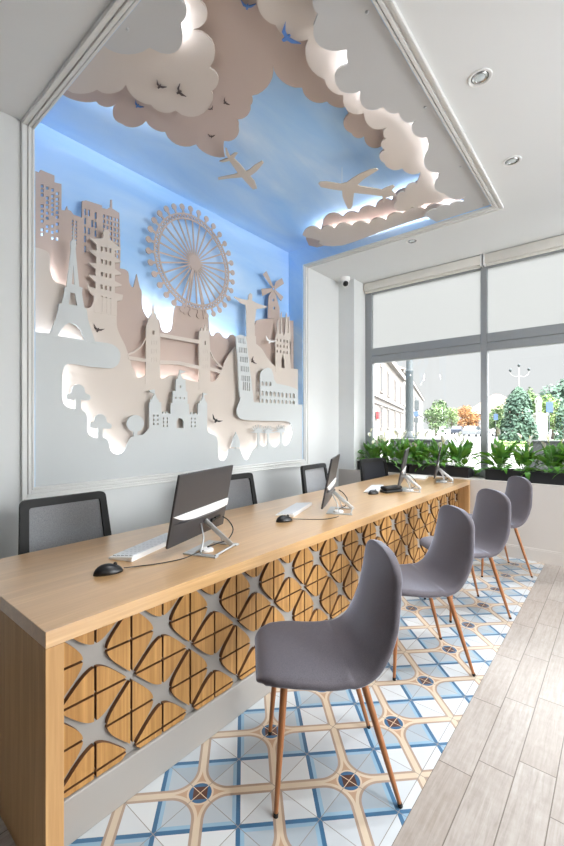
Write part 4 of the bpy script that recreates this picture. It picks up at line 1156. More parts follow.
def place_mon(o, x, y, yaw):
    """x, y: middle of the screen's lower edge"""
    c_, s_ = math.cos(yaw), math.sin(yaw)
    o.location = (x + 0.10 * c_ + 0.03 * s_, y + 0.10 * s_ - 0.03 * c_, D); o.rotation_euler = (0, 0, yaw)
place_mon(mon, -1.591, 1.272, 0.327)
for (x, y, yaw, lab) in ((-1.576, 2.392, 0.45, 'monitor seen almost edge-on in the middle of the counter, second from the near end'),
                         (-1.565, 3.60, 0.33, 'monitor seen edge-on beside the black case, third from the near end'),
                         (-1.520, 4.39, 0.30, 'monitor seen edge-on at the far end of the counter by the planters')):
    c_ = copy_tree(mon); place_mon(c_, x, y, yaw); c_['label'] = lab

def make_keyboard(lab):
    t = thing('keyboard', lab, 'keyboard', (0, 0, 0), 0, 'white keyboards on the counter')
    bm = BM(); vs = box(bm, -0.063, 0.063, -0.215, 0.215, 0.0, 0.009)
    for v in vs:
        if v.co.z > 0.005 and v.co.x > 0: v.co.z += 0.012
    bmesh.ops.bevel(bm, geom=bm.edges[:], offset=0.002, segments=2, affect='EDGES'); put('body', bm, M['whitepl'], t, True, 40)
    bm = BM()
    for r in range(5):
        nk = 14 if r else 6
        for k in range(nk):
            w = 0.40 / nk; y = -0.2 + w * (k + 0.5); x = -0.044 + r * 0.022; z = 0.0095 + (x + 0.063) / 0.126 * 0.012
            box(bm, x - 0.009, x + 0.009, y - w / 2 + 0.0015, y + w / 2 - 0.0015, z - 0.001, z + 0.0035)
    put('keys', bm, M['key'], t)
    bm = BM()
    for s in (-1, 1): box(bm, 0.046, 0.058, s * 0.17 - 0.015, s * 0.17 + 0.015, -0.0, 0.006)
    put('rear_foot', bm, M['black'], t)
    return t
kb = make_keyboard('white keyboard on the counter beside the largest monitor')
kb.location = (-1.745, 1.115, D); kb.rotation_euler = (0, 0, 0.36)
for (x, y, a, lab) in ((-1.735, 2.235, 0.34, 'white keyboard behind the black mouse in the middle of the counter'), (-1.735, 3.42, 0.33, 'white keyboard behind the small mouse and the black case')):
    c_ = copy_tree(kb); c_.location = (x, y, D); c_.rotation_euler = (0, 0, a); c_['label'] = lab
def make_mouse(lab):
    t = thing('computer_mouse', lab, 'mouse', (0, 0, 0), 0, 'black mice on the counter')
    bm = BM(); bmesh.ops.create_uvsphere(bm, u_segments=20, v_segments=12, radius=1)
    for v in bm.verts:
        x, y, z = v.co; z = max(z, -0.02)
        w = 0.031 * (1 + 0.12 * x); v.co = (x * 0.056, y * w, z * 0.038 * (1 - 0.18 * x) if z > 0 else 0)
    bmesh.ops.remove_doubles(bm, verts=bm.verts, dist=0.0003)
    put('shell', bm, M['black'], t, True)
    bm = BM(); tube(bm, [(0.026, -0.004, 0.0315), (0.026, 0.004, 0.0315)], 0.007, 12); put('scroll_wheel', bm, M['rubber'], t, True)
    return t
ms = make_mouse('black mouse nearest the camera, left of the white keyboard')
ms.location = (-1.565, 0.808, D); ms.rotation_euler = (0, 0, 1.30)
def cable(lab, pts):
    bm = BM(); tube(bm, catm3(pts), 0.0021, 6); put_at('mouse_cable', bm, M['black'], lab, 'cable', 'mouse cables')
cable('black cable from the nearest mouse to the largest monitor', [(-1.552, 0.866, D + 0.008), (-1.535, 0.93, D + 0.0026), (-1.50, 1.00, D + 0.0026), (-1.475, 1.10, D + 0.003), (-1.468, 1.17, D + 0.0125), (-1.476, 1.215, D + 0.012)])
for (x, y, a, lab) in ((-1.585, 1.935, 1.2, 'black mouse in front of the second keyboard, middle of the counter'), (-1.632, 3.20, 1.25, 'small black mouse beside the black case')):
    c_ = copy_tree(ms); c_.location = (x, y, D); c_.rotation_euler = (0, 0, a); c_['label'] = lab
cable('thin cable from the middle mouse to the second monitor', [(-1.565, 1.99, D + 0.008), (-1.50, 2.06, D + 0.0026), (-1.42, 2.13, D + 0.0026), (-1.395, 2.22, D + 0.0026), (-1.40, 2.262, D + 0.0026)])
t = thing('black_case', 'small black glasses case lying beside the third monitor', 'case', (-1.556, 3.392, D), 1.22)
bm = BM(); box(bm, -0.10, 0.10, -0.045, 0.045, 0.0, 0.026, bev=0.012, seg=3); put('base', bm, M['blackmat'], t, True, 50)
bm = BM(); box(bm, -0.098, 0.098, -0.043, 0.043, 0.0268, 0.056, bev=0.016, seg=3); put('lid', bm, M['blackmat'], t, True, 50)
t = thing('paper_stack', 'small stack of white paper at the far end of the counter', 'paper', (-1.76, 4.50, D), 0.25)
random.seed(3)
for k in range(5):
    bm = BM(); a = random.uniform(-0.05, 0.05); R = Matrix.Rotation(a, 4, 'Z')
    box(bm, -0.105, 0.105, -0.148, 0.148, k * 0.0032 + 0.0002, k * 0.0032 + 0.003, mat4=R); put('sheet', bm, M['paper'], t)

# ================================================================== planters and peace lilies on the sill
SZ = 0.765
def planter(x0, x1, lab):
    t = thing('planter_box', lab, 'planter', ((x0 + x1) / 2, 4.865, SZ), 0, 'black planters on the window sill')
    h = (x1 - x0) / 2; bm = BM()
    lo_ = rrect(0, 0, 0, 0, 0) if False else None
    w, d, H = h, 0.095, 0.115
    for (a0, a1, b0, b1, c0, c1) in ((-w, w, -d, -d + 0.008, 0, H), (-w, w, d - 0.008, d, 0, H), (-w, -w + 0.008, -d + 0.008, d - 0.008, 0, H), (w - 0.008, w, -d + 0.008, d - 0.008, 0, H), (-w + 0.008, w - 0.008, -d + 0.008, d - 0.008, 0, 0.01)):
        box(bm, a0, a1, b0, b1, c0, c1)
    put('box', bm, M['planter'], t)
    bm = BM()
    for (a0, a1, b0, b1) in ((-w - 0.006, w + 0.006, -d - 0.006, -d), (-w - 0.006, w + 0.006, d, d + 0.006), (-w - 0.006, -w, -d, d), (w, w + 0.006, -d, d)): box(bm, a0, a1, b0, b1, H - 0.018, H)
    put('rim', bm, M['planter'], t)
    bm = BM(); n = max(6, int(h * 24)); g = []
    for i in range(n + 1):
        g.append([bm.verts.new((-w + 0.009 + (2 * w - 0.018) * i / n, -d + 0.009 + (2 * d - 0.018) * k / 5, H - 0.03 + random.uniform(-0.006, 0.006))) for k in range(6)])
    for a, b in zip(g, g[1:]):
        for k in range(5): bm.faces.new((a[k], a[k + 1], b[k + 1], b[k]))
    put('soil', bm, M['soil'], t, True)
planter(-2.655, -1.985, 'long black planter box at the left end of the window sill')
planter(-1.965, -1.285, 'black planter box on the sill behind the far end of the counter')
planter(-1.115, -0.375, 'black planter box on the sill behind the farthest upholstered chair, right of the mullion')
planter(-0.355, 0.40, 'black planter box at the right end of the sill')
def blade(bm, base, azim, elev, pet, L, W, droop, roll=0.0, mi_leaf=0, mi_stem=1, fold=0.25, nseg=6):
    """petiole, then a folded, arching blade"""
    d = Vector((math.cos(azim) * math.cos(elev), math.sin(azim) * math.cos(elev), math.sin(elev)))
    side = Vector((-math.sin(azim), math.cos(azim), 0))
    p = Vector(base); pts = [p.copy()]
    e = elev
    for k in range(3):
        d = Vector((math.cos(azim) * math.cos(e), math.sin(azim) * math.cos(e), math.sin(e))); p = p + d * pet / 3; pts.append(p.copy()); e -= droop * 0.08
    if pet > 0: tube(bm, pts, [0.003, 0.0026, 0.0024, 0.002], 5, True, mi_stem)
    rows = []
    for k in range(nseg + 1):
        t = k / nseg
        w = W * (math.sin(PI * min(1, t ** 0.78)) ** 0.85) * 0.5 + 0.0005
        d = Vector((math.cos(azim) * math.cos(e), math.sin(azim) * math.cos(e), math.sin(e)))
        up = side.cross(d) * -1
        sd = side * math.cos(roll) + up * math.sin(roll); uu = up * math.cos(roll) - side * math.sin(roll)
        wav = 0.12 * math.sin(7 * t + azim * 3)
        if k == nseg: rows.append([bm.verts.new(p)])
        else: rows.append([bm.verts.new(p + sd * w + uu * w * (fold + wav)), bm.verts.new(p), bm.verts.new(p - sd * w + uu * w * (fold - wav))])
        p = p + d * L / nseg; e -= droop / nseg
    for a, b in zip(rows, rows[1:]):
        if len(b) == 1:
            for q in ((a[0], a[1], b[0]), (a[1], a[2], b[0])):
                bm.faces.new(q).material_index = mi_leaf
        else:
            for k in (0, 1): bm.faces.new((a[k], a[k + 1], b[k + 1], b[k])).material_index = mi_leaf
    return p
def lily(x, y, lab, seed, nl=26, nf=4, hs=1.0):
    rnd = random.Random(seed)
    z0 = SZ + 0.086
    t = thing('peace_lily', lab, 'potted plant', (x, y, z0), 0, 'peace lilies on the window sill')
    bm = BM()
    for k in range(nl):
        az = 2 * PI * k / nl * 2.618 + rnd.uniform(-0.4, 0.4)
        inner = k / nl
        el = rnd.uniform(0.75, 1.45) if inner < 0.6 else rnd.uniform(0.35, 0.9)
        # keep clear of the glass behind
        if math.sin(az) > 0.3: el = max(el, 1.15)
        if math.sin(az) > 0.3: dr = rnd.uniform(0.2, 0.5)
        else: dr = rnd.uniform(0.6, 1.5)
        pet = rnd.uniform(0.08, 0.21) * hs; L = rnd.uniform(0.17, 0.26) * hs; W = rnd.uniform(0.042, 0.072)
        bx, by = rnd.uniform(-0.04, 0.04), rnd.uniform(-0.035, 0.02)
        blade(bm, (bx, by, -0.008), az, el, pet, L, W, dr, rnd.uniform(-0.4, 0.4))
    for v in bm.verts:                       # nothing pokes through the pane
        if x + v.co.x < -2.655: v.co.x = -2.655 - x + rnd.uniform(0, 0.01)
        if v.co.y < 0: v.co.y = -0.15 * (1 - math.exp(v.co.y / 0.15))
        if v.co.y > 4.99 - y: v.co.y = 4.99 - y - rnd.uniform(0, 0.01)
    for f in bm.faces: f.smooth = True
    o = put('foliage', bm, [M['leaf'], M['stem']], t, True)
    for k in range(nf):
        bm = BM()
        az = rnd.uniform(0, 2 * PI); h = rnd.uniform(0.26, 0.44) * hs; lean = rnd.uniform(0.02, 0.11)
        lx, ly = math.cos(az) * lean, -abs(math.sin(az)) * lean * 0.8
        top = Vector((lx, ly, h))
        tube(bm, catm3([(rnd.uniform(-.02, .02), rnd.uniform(-.02, .02), -0.008), (lx * 0.4, ly * 0.4, h * 0.55), top], 4), 0.0024, 6, True, 1)
        blade(bm, top, az + rnd.uniform(-1, 1), 1.25, 0, rnd.uniform(0.07, 0.105), rnd.uniform(0.036, 0.052), 0.5, 0, 0, 1, 0.55, 5)
        tube(bm, [top, top + Vector((lx * 0.08, ly * 0.08, 0.045))], [0.0045, 0.004], 8, True, 2)
        put('flower', bm, [M['petal'], M['stem'], M['spadix']], t, True)
    return t
for i, (x, lab) in enumerate(((-2.47, 'peace lily at the left end of the sill, against the white reveal'), (-2.27, 'peace lily second from the left, above the dark office chair'),
                              (-2.07, 'peace lily in the left planter, in front of the outdoor lamp post'), (-1.86, 'peace lily behind the third monitor'),
                              (-1.63, 'peace lily in the second planter, behind the paper stack'), (-1.40, 'peace lily just left of the window mullion'),
                              (-0.99, 'peace lily just right of the window mullion'), (-0.74, 'peace lily behind the top of the farthest upholstered chair'),
                              (-0.50, 'peace lily right of the farthest upholstered chair'), (-0.24, 'peace lily at the right edge of the photo'))):
    lily(x, 4.845, lab, 100 + i, 44, 5 if i % 2 else 4, 0.93 if i not in (3, 7) else 0.86)

# ================================================================== outside
GZ = -0.15
M['asphalt'] = plain('pale_asphalt', (112, 112, 114), 0.9, var=0.06, nscale=0.6)
M['paving'] = plain('pale_paving', (122, 121, 119), 0.9, var=0.05, nscale=2)
M['lawn'] = plain('lawn_green', (96, 120, 60), 0.95, var=0.2, nscale=3)
M['stucco'] = plain('cream_stucco', (122, 116, 112), 0.9, var=0.03, nscale=1.5)
M['stucco2'] = plain('pale_stucco', (122, 118, 115), 0.9, var=0.03, nscale=1.5)
M['stone'] = plain('pale_stone', (150, 148, 145), 0.85, var=0.06, nscale=4)
M['roof'] = plain('tan_roof_tile', (132, 112, 100), 0.9, var=0.1, nscale=3)
M['pane_dark'] = plain('dark_house_window', (70, 73, 78), 0.25, var=0.05)
M['iron'] = plain('green_grey_iron', (46, 53, 55), 0.55, var=0.08, nscale=6)
M['bluesign'] = plain('blue_sign_face', (44, 70, 112), 0.5)
M['redsign'] = plain('red_sign_face', (176, 62, 66), 0.5)
M['outbox'] = plain('dark_outdoor_planter', (40, 44, 43), 0.7, var=0.08, nscale=6)
M['carwhite'] = plain('white_car_paint', (180, 182, 184), 0.25, var=0.01)
M['carsilver'] = plain('silver_car_paint', (140, 144, 148), 0.25, metal=0.3, var=0.01)
M['cardark'] = plain('dark_car_paint', (60, 66, 78), 0.25, var=0.01)
M['carglass'] = plain('car_window', (52, 60, 66), 0.1)
M['hub'] = plain('wheel_hub', (150, 152, 154), 0.4, metal=0.5)

bm = BM(); box(bm, -70, 60, YG + 0.3, 170, GZ - 0.2, GZ); o = struct('ground', bm, M['paving'])
bm = BM()
p0, p1, p2, p3 = at_z(452, 436.0, GZ), at_z(500, 436.5, GZ), at_z(470, 462, GZ), at_z(420, 452, GZ)
def gpoly(bm, px, z0, z1):
    plate(bm, [[at_z(u, v, z0) for u, v in px]], lambda p, t: (p[0], p[1], t), z0, z1)
bm = BM(); gpoly(bm, [(430, 437), (445, 433), (520, 434), (600, 436.5), (600, 441), (498, 447), (440, 449)], GZ + 0.012, GZ + 0.0005); struct('road', bm, M['asphalt'])
bm = BM(); gpoly(bm, [(492, 446), (500, 439.8), (600, 439.4), (600, 446)], GZ + 0.06, GZ + 0.013)
o = struct('lawn', bm, M['lawn'])

# dark planters of the terrace
for (u0, u1, v, d, lab) in ((392, 441, 438.6, 9.0, 'dark terrace planter outside the window, left of the mullion'), (527, 640, 440.2, 8.6, 'dark terrace planter outside the window, at the right edge')):
    a, b_ = at_d(u0, v, d), at_d(u1, v, d * ray(u0, v)[1] / ray(u1, v)[1])
    y = a.y; t = thing('terrace_planter', lab, 'planter', ((a.x + b_.x) / 2, y + 0.22, GZ), 0, 'terrace planters outside')
    w = (b_.x - a.x) / 2; H = a.z - GZ
    bm = BM(); box(bm, -w, w, -0.22, 0.22, 0, H - 0.04, bev=0.01); put('box', bm, M['outbox'], t)
    bm = BM(); box(bm, -w - 0.02, w + 0.02, -0.24, 0.24, H - 0.0395, H, bev=0.008); put('rim', bm, M['outbox'], t)

# iron lamp post behind the left planter
p = at_d(409.4, 430, 13.0); t = thing('lamp_post', 'thick grey iron lamp post outside the left window pane', 'lamp post', (p.x, p.y, GZ))
bm = BM(); lathe(bm, [(0, 0), (0.26, 0), (0.26, 0.3), (0.2, 0.36), (0.2, 0.9), (0.155, 1.0), (0.19, 1.06), (0.185, 1.2), (0.135, 1.32), (0, 1.32)], 24); put('base', bm, M['iron'], t, True, 40)
bm = BM(); lathe(bm, [(0, 1.3), (0.122, 1.3), (0.115, 3.2), (0.13, 3.24), (0.10, 3.32), (0.085, 6.2), (0, 6.2)], 20); put('post', bm, M['iron'], t, True, 40)
bm = BM(); tube(bm, catm3([(0, 0, 6.1), (0, 0, 6.6), (0.5, 0, 6.9), (1.0, 0, 6.7)]), 0.04, 8); put('arm', bm, M['iron'], t, True)
bm = BM(); lathe(bm, [(0, 0.0), (0.12, -0.02), (0.22, -0.3), (0.1, -0.42), (0, -0.44)], 20, (1.0, 0, 6.7)); put('lantern', bm, M['stone'], t, True)

def sign_post(u, v0, v1, d, faces, lab, cat='road sign'):
    """faces: (u0,u1,v0,v1,mat)"""
    p = at_d(u, 430, d); t = thing('road_sign', lab, cat, (p.x, p.y, GZ), YAW)
    k = d / FPX; Z = lambda v: HC - (v - HV) * k - GZ
    bm = BM(); tube(bm, [(0, 0, 0), (0, 0, Z(v0))], 0.035, 8); put('pole', bm, M['iron'], t, True)
    for (a, b, c, e, m_) in faces:
        bm = BM(); box(bm, (a - u) * k, (b - u) * k, -0.06, -0.035, Z(e), Z(c), bev=0.008); put('sign_plate', bm, M[m_], t)
sign_post(416.2, 397, 440, 16, [(414.0, 418.6, 400.2, 410.4, 'iron'), (413.4, 418.0, 411.4, 416.4, 'bluesign'), (413.6, 417.6, 417.6, 422.6, 'iron')], 'dark signs on a pole right behind the iron lamp post')
sign_post(549, 400, 440, 24, [(545.6, 552.4, 402, 412.4, 'bluesign')], 'blue road sign on a pole right of the white statue')
sign_post(495.6, 412, 440, 40, [(493.4, 497.6, 414, 420, 'bluesign')], 'small blue road sign just right of the window mullion')

# ---- town houses along the street
def facade(name, lab, d0, u0, t0, t1, H, depth, mat, wins, cornices, roof=None):
    """street front from depth parameter t0..t1 along a line that starts at (u0, d0)"""
    r = (u0 - U0) / FPX
    base = Vector((-SY * d0 + CY * r * d0, CY * d0 + SY * r * d0, GZ))
    D_ = Vector((-SY + CY * 0.387, CY + SY * 0.387, 0)); N_ = Vector((D_.y, -D_.x, 0)).normalized()
    ln = D_.length; D_.normalize()
    t = thing(name, lab, 'building', base, math.atan2(D_.y, D_.x))
    # local x along the street, local -y towards the street
    a, b = t0 * ln, t1 * ln
    bm = BM(); box(bm, a, b, 0, depth, 0, H); put('wall', bm, mat, t)
    for (z, h, pr) in cornices:
        bm = BM(); box(bm, a - pr, b + pr, -pr, -0.001, z, z + h); put('cornice', bm, mat, t)
    for (c, w, z0, z1) in wins:
        c = c * ln
        bm = BM()
        for (q0, q1, y0, y1, c0, c1) in ((c - w / 2 - 0.16, c - w / 2, -0.09, -0.001, z0 - 0.1, z1 + 0.16), (c + w / 2, c + w / 2 + 0.16, -0.09, -0.001, z0 - 0.1, z1 + 0.16), (c - w / 2, c + w / 2, -0.09, -0.001, z1, z1 + 0.16), (c - w / 2 - 0.24, c + w / 2 + 0.24, -0.18, -0.001, z0 - 0.22, z0 - 0.1)): box(bm, q0, q1, y0, y1, c0, c1)
        fr = put('window', bm, mat, t)
        bm = BM(); box(bm, c - w / 2, c + w / 2, -0.03, -0.001, z0 - 0.1, z1); put('pane', bm, M['pane_dark'], fr)
    if roof:
        bm = BM()
        v = [bm.verts.new(q) for q in ((a - 0.3, -0.4, H), (b + 0.3, -0.4, H), (b + 0.3, depth, H), (a - 0.3, depth, H), (a + 1, depth / 2, H + roof), (b - 1, depth / 2, H + roof))]
        for f in ((0, 1, 5, 4), (1, 2, 5), (2, 3, 4, 5), (3, 0, 4), (0, 3, 2, 1)): bm.faces.new([v[i] for i in f])
        put('roof', bm, M['roof'], t)
    return t
W1 = []
for tt in (1.8, 6.2, 10.4, 16.0, 21.5): W1 += [(tt, 1.0, 1.45, 2.9), (tt, 1.0, 4.2, 6.0)]
b1 = facade('town_house', 'cream stucco street house with rows of windows, nearest beyond the left pane', 25, 366, -2, 24.5, 7.4, 8, M['stucco'], W1,
       [(3.05, 0.14, 0.16), (3.5, 0.30, 0.22), (6.9, 0.5, 0.4)] + [(0.35 + 0.42 * k, 0.05, 0.03) for k in range(6)])
bm = BM(); box(bm, 3.6, 4.6, -0.26, -0.10, 2.0, 2.5); put('shop_sign', bm, M['redsign'], b1)
W2 = []
for tt in (28, 33, 38, 44, 50, 58, 66, 76): W2 += [(tt, 1.0, 1.5, 3.1), (tt, 1.0, 4.8, 6.6)]
facade('town_house', 'long pale street house with a sloping roof line, beyond the iron lamp post', 25, 366, 26, 84, 8.6, 9, M['stucco2'], W2, [(3.8, 0.3, 0.2), (8.1, 0.5, 0.35)], 2.0)
# hip roofed house behind the trees
p = at_d(497, 430, 95); t = thing('town_house', 'house with a tan hipped roof showing above the trees right of the mullion', 'building', (p.x, p.y, GZ), YAW)
bm = BM(); box(bm, -6, 6, -4, 4, 0, 4.2); put('wall', bm, M['stucco'], t)
bm = BM(); v = [bm.verts.new(q) for q in ((-6.4, -4.4, 4.2), (6.4, -4.4, 4.2), (6.4, 4.4, 4.2), (-6.4, 4.4, 4.2), (-0.8, 0, 8.9), (0.8, 0, 8.9))]
for f in ((0, 1, 5, 4), (1, 2, 5), (2, 3, 4, 5), (3, 0, 4), (0, 3, 2, 1)): bm.faces.new([v[i] for i in f])
put('roof', bm, M['roof'], t)

# ---- trees: trunk, boughs and a crown of separate leaf sprays
def tree(lab, u, vtop, vbot, d, wpx, mat, seed, kind='round', n=1500):
    rnd = random.Random(seed)
    k = d / FPX
    p = at_d(u, 430, d)
    t = thing('tree', lab, 'tree', (p.x, p.y, GZ))
    top = HC - (vtop - HV) * k - GZ; bot = max(0.15, HC - (vbot - HV) * k - GZ); R = wpx * k / 2
    H = top - bot
    bm = BM(); tube(bm, [(0, 0, 0), (0.02 * R, 0, bot + 0.2 * H), (0, 0, bot + 0.75 * H)], [0.09 * R + 0.04, 0.07 * R + 0.03, 0.015], 8)
    for q in range(7):
        a = q * 2.4; z = bot + H * (0.12 + 0.08 * q); r = R * (0.55 if kind == 'round' else 0.3)
        tube(bm, [(0, 0, z), (r * math.cos(a) * 0.6, r * math.sin(a) * 0.6, z + 0.12 * H), (r * math.cos(a), r * math.sin(a), z + 0.2 * H)], [0.03 * R + 0.02, 0.02 * R + 0.01, 0.008], 6)
    put('trunk', bm, M['bark'], t, True)
    bm = BM()
    lobes = []
    if kind == 'round':
        for q in range(11):
            a = rnd.uniform(0, 2 * PI); h = rnd.uniform(0.2, 0.8); rr = R * 0.55 * math.sin(PI * (0.15 + 0.75 * h))
            lobes.append((rr * math.cos(a), rr * math.sin(a), bot + H * h, R * rnd.uniform(0.36, 0.5), H * rnd.uniform(0.16, 0.24)))
        lobes.append((0, 0, bot + 0.5 * H, R * 0.62, H * 0.42))
    s0 = 0.055 * (R + H) + 0.02
    for q in range(n):
        if kind == 'round':
            lx, ly, lz, lr, lh = lobes[q % len(lobes)]
            while True:
                v = Vector((rnd.gauss(0, 1), rnd.gauss(0, 1), rnd.gauss(0, 1)))
                if v.length > 0.1: break
            v.normalize(); f = rnd.uniform(0.72, 1.05)
            c = Vector((lx + v.x * lr * f, ly + v.y * lr * f, lz + v.z * lh * f))
        else:
            h = rnd.random() ** 1.25; a = rnd.uniform(0, 2 * PI)
            prof_ = (0.86 + 0.16 * math.sin(h * 9 + 2 * math.sin(a * 2))) * max(0.0, 1 - h ** 2.4) ** 0.6 if kind == 'cypress' else (1 - h)
            rr = R * prof_ * rnd.uniform(0.75, 1.05)
            c = Vector((rr * math.cos(a), rr * math.sin(a), bot + H * h)); v = Vector((math.cos(a), math.sin(a), 0.5)).normalized()
        s = s0 * rnd.uniform(0.45, 0.95) * (0.75 if kind != 'round' else 0.7)
        nrm = (v + Vector((rnd.uniform(-1, 1), rnd.uniform(-1, 1), rnd.uniform(-0.4, 1))) * 0.8).normalized()
        x, y = frame_of(nrm); an = rnd.uniform(0, PI); x, y = x * math.cos(an) + y * math.sin(an), y * math.cos(an) - x * math.sin(an)
        q4_ = [c + x * s, c + y * s * 0.55 + nrm * s * 0.15, c - x * s, c - y * s * 0.55 + nrm * s * 0.15]
        bm.faces.new([bm.verts.new(w) for w in q4_])
    put('crown', bm, M[mat], t)
tree('round mid green street tree beyond the pane, right of the pale house', 436, 397, 433, 62, 25, 'tree_green', 1)
tree('pale green tree between the round green tree and the orange one', 452, 406, 432, 80, 16, 'tree_pale', 2, n=800)
tree('orange autumn tree left of the window mullion', 469, 404, 430, 74, 27, 'tree_orange', 3)
tree('green tree just right of the window mullion', 497, 401, 434, 56, 24, 'tree_green', 4)
tree('tall dense blue green cypress in the middle of the right pane', 518, 388, 440, 34, 33, 'tree_dark', 5, 'cypress', 2600)
tree('slim young tree behind the cypress, beside the statue', 531, 384, 436, 40, 14, 'tree_green', 6, n=500)
tree('pale yellow green tree behind the blue sign', 553, 392, 436, 46, 32, 'tree_pale', 7)
tree('large dark green tree at the right edge of the window', 566, 375, 428, 60, 48, 'tree_dark', 8, n=1800)
tree('small dark cypress at the right edge, in front of the large tree', 563, 402, 440, 32, 15, 'tree_dark', 9, 'cypress', 900)
tree('low green tree between the young tree and the statue', 531, 402, 437, 50, 20, 'tree_green', 10, n=900)

# ---- tall three-armed street lamp
p = at_d(519, 430, 42); k = 42 / FPX; t = thing('street_lamp', 'slender street lamp with three globes above the cypress', 'street lamp', (p.x, p.y, GZ), YAW)
Z = lambda v: HC - (v - HV) * k - GZ
bm = BM(); tube(bm, [(0, 0, 0), (0, 0, Z(380)), (0, 0, Z(368))], [0.075, 0.05, 0.035], 10); put('pole', bm, M['stone'], t, True)
for dx, dv in ((-8.6, 370.5), (0, 365.5), (9.8, 369.5)):
    if dx:
        bm = BM(); tube(bm, catm3([(0, 0, Z(376)), (dx * k * 0.5, 0, Z(376.5)), (dx * k * 0.95, 0, Z(374)), (dx * k, 0, Z(dv + 1))], 4), 0.022, 8); put('arm', bm, M['stone'], t, True)
    bm = BM(); lathe(bm, [(0, -0.16), (0.09, -0.12), (0.15, 0.02), (0.10, 0.14), (0.03, 0.18), (0, 0.2)], 16, (dx * k, 0, Z(dv))); put('globe', bm, M['iron'], t, True)

# ---- statue on its pedestal
p = at_d(538.4, 430, 38); k = 38 / FPX; t = thing('statue', 'white stone figure standing on a tall pedestal in the park', 'statue', (p.x, p.y, GZ), YAW)
Z = lambda v: HC - (v - HV) * k - GZ
bm = BM(); w = 5.6 * k
box(bm, -w * 1.2, w * 1.2, -w * 1.2, w * 1.2, 0, 0.35, bev=0.03); box(bm, -w, w, -w, w, 0.3505, Z(416), bev=0.02); box(bm, -w * 1.12, w * 1.12, -w * 1.12, w * 1.12, Z(416) + 0.0005, Z(413.4), bev=0.03)
put('pedestal', bm, M['stone'], t)
h = Z(395) - Z(413.4); z0 = Z(413.4)
me = bpy.data.meshes.new('figure')
sk = [(0, 0, 0.52), (0, 0, 0.64), (0, 0, 0.78), (0, 0, 0.86), (0, 0, 0.93), (0.13, 0, 0.79), (0.17, 0.02, 0.64), (0.12, -0.08, 0.56), (-0.13, 0, 0.79), (-0.17, 0.02, 0.63), (-0.15, -0.02, 0.50), (0.07, 0, 0.46), (0.08, -0.02, 0.25), (0.08, 0, 0.03), (-0.07, 0, 0.46), (-0.08, 0.01, 0.25), (-0.08, 0.02, 0.03)]
ed = [(0, 1), (1, 2), (2, 3), (3, 4), (2, 5), (5, 6), (6, 7), (2, 8), (8, 9), (9, 10), (0, 11), (11, 12), (12, 13), (0, 14), (14, 15), (15, 16)]
ra = [0.11, 0.10, 0.11, 0.045, 0.065, 0.055, 0.045, 0.035, 0.055, 0.045, 0.035, 0.09, 0.075, 0.06, 0.09, 0.075, 0.06]
me.from_pydata([(x * h, y * h, z0 + z * h) for x, y, z in sk], ed, [])
me.materials.append(M['stone'])
fg = bpy.data.objects.new('figure', me); COL.objects.link(fg)
md = fg.modifiers.new('k', 'SKIN'); md.use_smooth_shade = True
for i, v in enumerate(me.skin_vertices[0].data): v.radius = (ra[i] * h, ra[i] * h); v.use_root = (i == 0)
md = fg.modifiers.new('u', 'SUBSURF'); md.levels = 1; md.render_levels = 1
bake(fg); fg.parent = t
bm = BM(); box(bm, -0.13 * h, 0.13 * h, -0.11 * h, 0.11 * h, z0 - 0.03, z0 + 0.05 * h, bev=0.02); put('base_stone', bm, M['stone'], t)

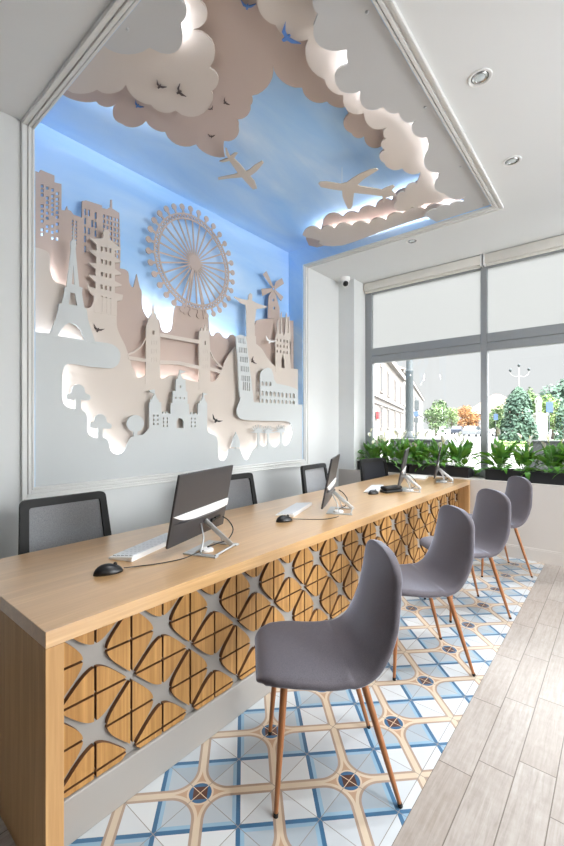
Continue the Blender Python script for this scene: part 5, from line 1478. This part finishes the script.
# ---- parked cars
def car(lab, u, d, rz, mat, van=False, s=1.0):
    p = at_d(u, 430, d); t = thing('car', lab, 'car', (p.x, p.y, GZ + 0.013), YAW + rz, 'parked cars across the street')
    L, Wd, H = 4.2 * s, 1.75 * s, (1.95 if van else 1.48) * s
    if van: side = [(-2.1, 0.3), (2.1, 0.3), (2.12, 0.85), (1.95, 1.02), (1.3, 1.15), (0.85, 1.88), (-1.9, 1.95), (-2.08, 1.7)]
    else: side = [(-2.1, 0.3), (2.1, 0.3), (2.12, 0.62), (1.95, 0.82), (1.1, 0.94), (0.45, 1.42), (-1.1, 1.48), (-1.75, 1.02), (-2.1, 0.9)]
    side = [(x * s, z * s) for x, z in side]
    bm = BM(); plate(bm, [side], lambda q, w: (q[0], w * (1 if q[1] < 1.0 * s else 0.86), q[1]), -Wd / 2, Wd / 2)
    bmesh.ops.recalc_face_normals(bm, faces=bm.faces); bmesh.ops.bevel(bm, geom=[e for e in bm.edges if len(e.link_faces) == 2 and e.calc_face_angle() > 0.6], offset=0.05 * s, segments=2, affect='EDGES')
    put('body', bm, M[mat], t, True, 35)
    gl = [(0.78, 1.14), (0.50, 1.74), (-0.25, 1.78), (-0.25, 1.14)] if van else [(0.86, 0.98), (0.4, 1.36), (-1.05, 1.40), (-1.5, 1.02)]
    bm = BM()
    for sg in (-1, 1):
        plate(bm, [[(x * s, z * s) for x, z in gl]], lambda q, w: (q[0], sg * (w - (q[1] - 0.95 * s) * 0.12), q[1]), Wd / 2 - 0.02, Wd / 2 + 0.012)
    put('side_window', bm, M['carglass'], t)
    fx = ((1.28, 1.18), (0.90, 1.80)) if van else ((1.08, 0.97), (0.5, 1.38))
    bm = BM(); a, b = fx; v = [bm.verts.new((q[0] * s + 0.035, w, q[1] * s + 0.02)) for q, w in ((a, -0.7 * s), (a, 0.7 * s), (b, 0.62 * s), (b, -0.62 * s))] + [bm.verts.new((q[0] * s - 0.02, w, q[1] * s - 0.02)) for q, w in ((a, -0.7 * s), (a, 0.7 * s), (b, 0.62 * s), (b, -0.62 * s))]
    for f in ((0, 1, 2, 3), (7, 6, 5, 4), (0, 4, 5, 1), (1, 5, 6, 2), (2, 6, 7, 3), (3, 7, 4, 0)): bm.faces.new([v[i] for i in f])
    put('windscreen', bm, M['carglass'], t)
    for x in (1.32, -1.3):
        for sg in (-1, 1):
            bm = BM(); tube(bm, [(x * s, sg * (Wd / 2 - 0.18), 0.31 * s), (x * s, sg * (Wd / 2 + 0.015), 0.31 * s)], 0.31 * s, 18)
            wh = put('wheel', bm, M['rubber'], t, True, 40)
            bm = BM(); tube(bm, [(x * s, sg * (Wd / 2 + 0.012), 0.31 * s), (x * s, sg * (Wd / 2 + 0.024), 0.31 * s)], 0.19 * s, 14); put('hub_cap', bm, M['hub'], wh, True, 40)
    bm = BM()
    for sg in (-1, 1): box(bm, 2.06 * s, 2.14 * s, sg * 0.62 * s - 0.16, sg * 0.62 * s + 0.16, 0.62 * s, 0.76 * s, bev=0.02)
    put('headlight', bm, M['stone'], t)
car('silver car parked left of the window mullion', 472.5, 58, 0.9, 'carsilver')
car('white van parked just right of the window mullion', 496, 60, 3.5, 'carwhite', True)
car('dark car parked between the silver car and the pale tree', 458, 72, 1.0, 'cardark')
car('small white car parked in front of the round green tree', 441, 74, 1.2, 'carwhite')
car('white car parked behind the statue at the right', 552, 52, 3.3, 'carwhite')

# ================================================================== light
w = bpy.data.worlds.new('overcast_sky'); S.world = w; w.use_nodes = True
nt = w.node_tree; V.nt = nt
bg = nt.nodes['Background']
x, y, z = xyz(coords('Generated'))
zz = (z - 0.26).max(0.0)
V_ = V.m('POWER', zz, 1.4)
east = V.m('POWER', (x * 0.8 + z * 0.6).max(0.0), 2.0)
lum = V_ * SKY_ZENITH + SKY_HORIZON + east * SKY_EAST
nt.links.new(lum.k, bg.inputs['Strength'])
bg.inputs['Color'].default_value = (0.98, 0.985, 1.0, 1)

vs = S.view_settings
S.display_settings.display_device = 'sRGB'
vs.view_transform = 'Standard'; vs.look = 'None'; vs.exposure = EXPOSURE; vs.gamma = 1; vs.use_curve_mapping = False
S.cycles.max_bounces = 10; S.cycles.diffuse_bounces = 6; S.cycles.glossy_bounces = 4; S.cycles.transparent_max_bounces = 12; S.cycles.transmission_bounces = 4
S.cycles.sample_clamp_indirect = 4.0; S.cycles.caustics_reflective = False; S.cycles.caustics_refractive = False
S.cycles.use_denoising = True
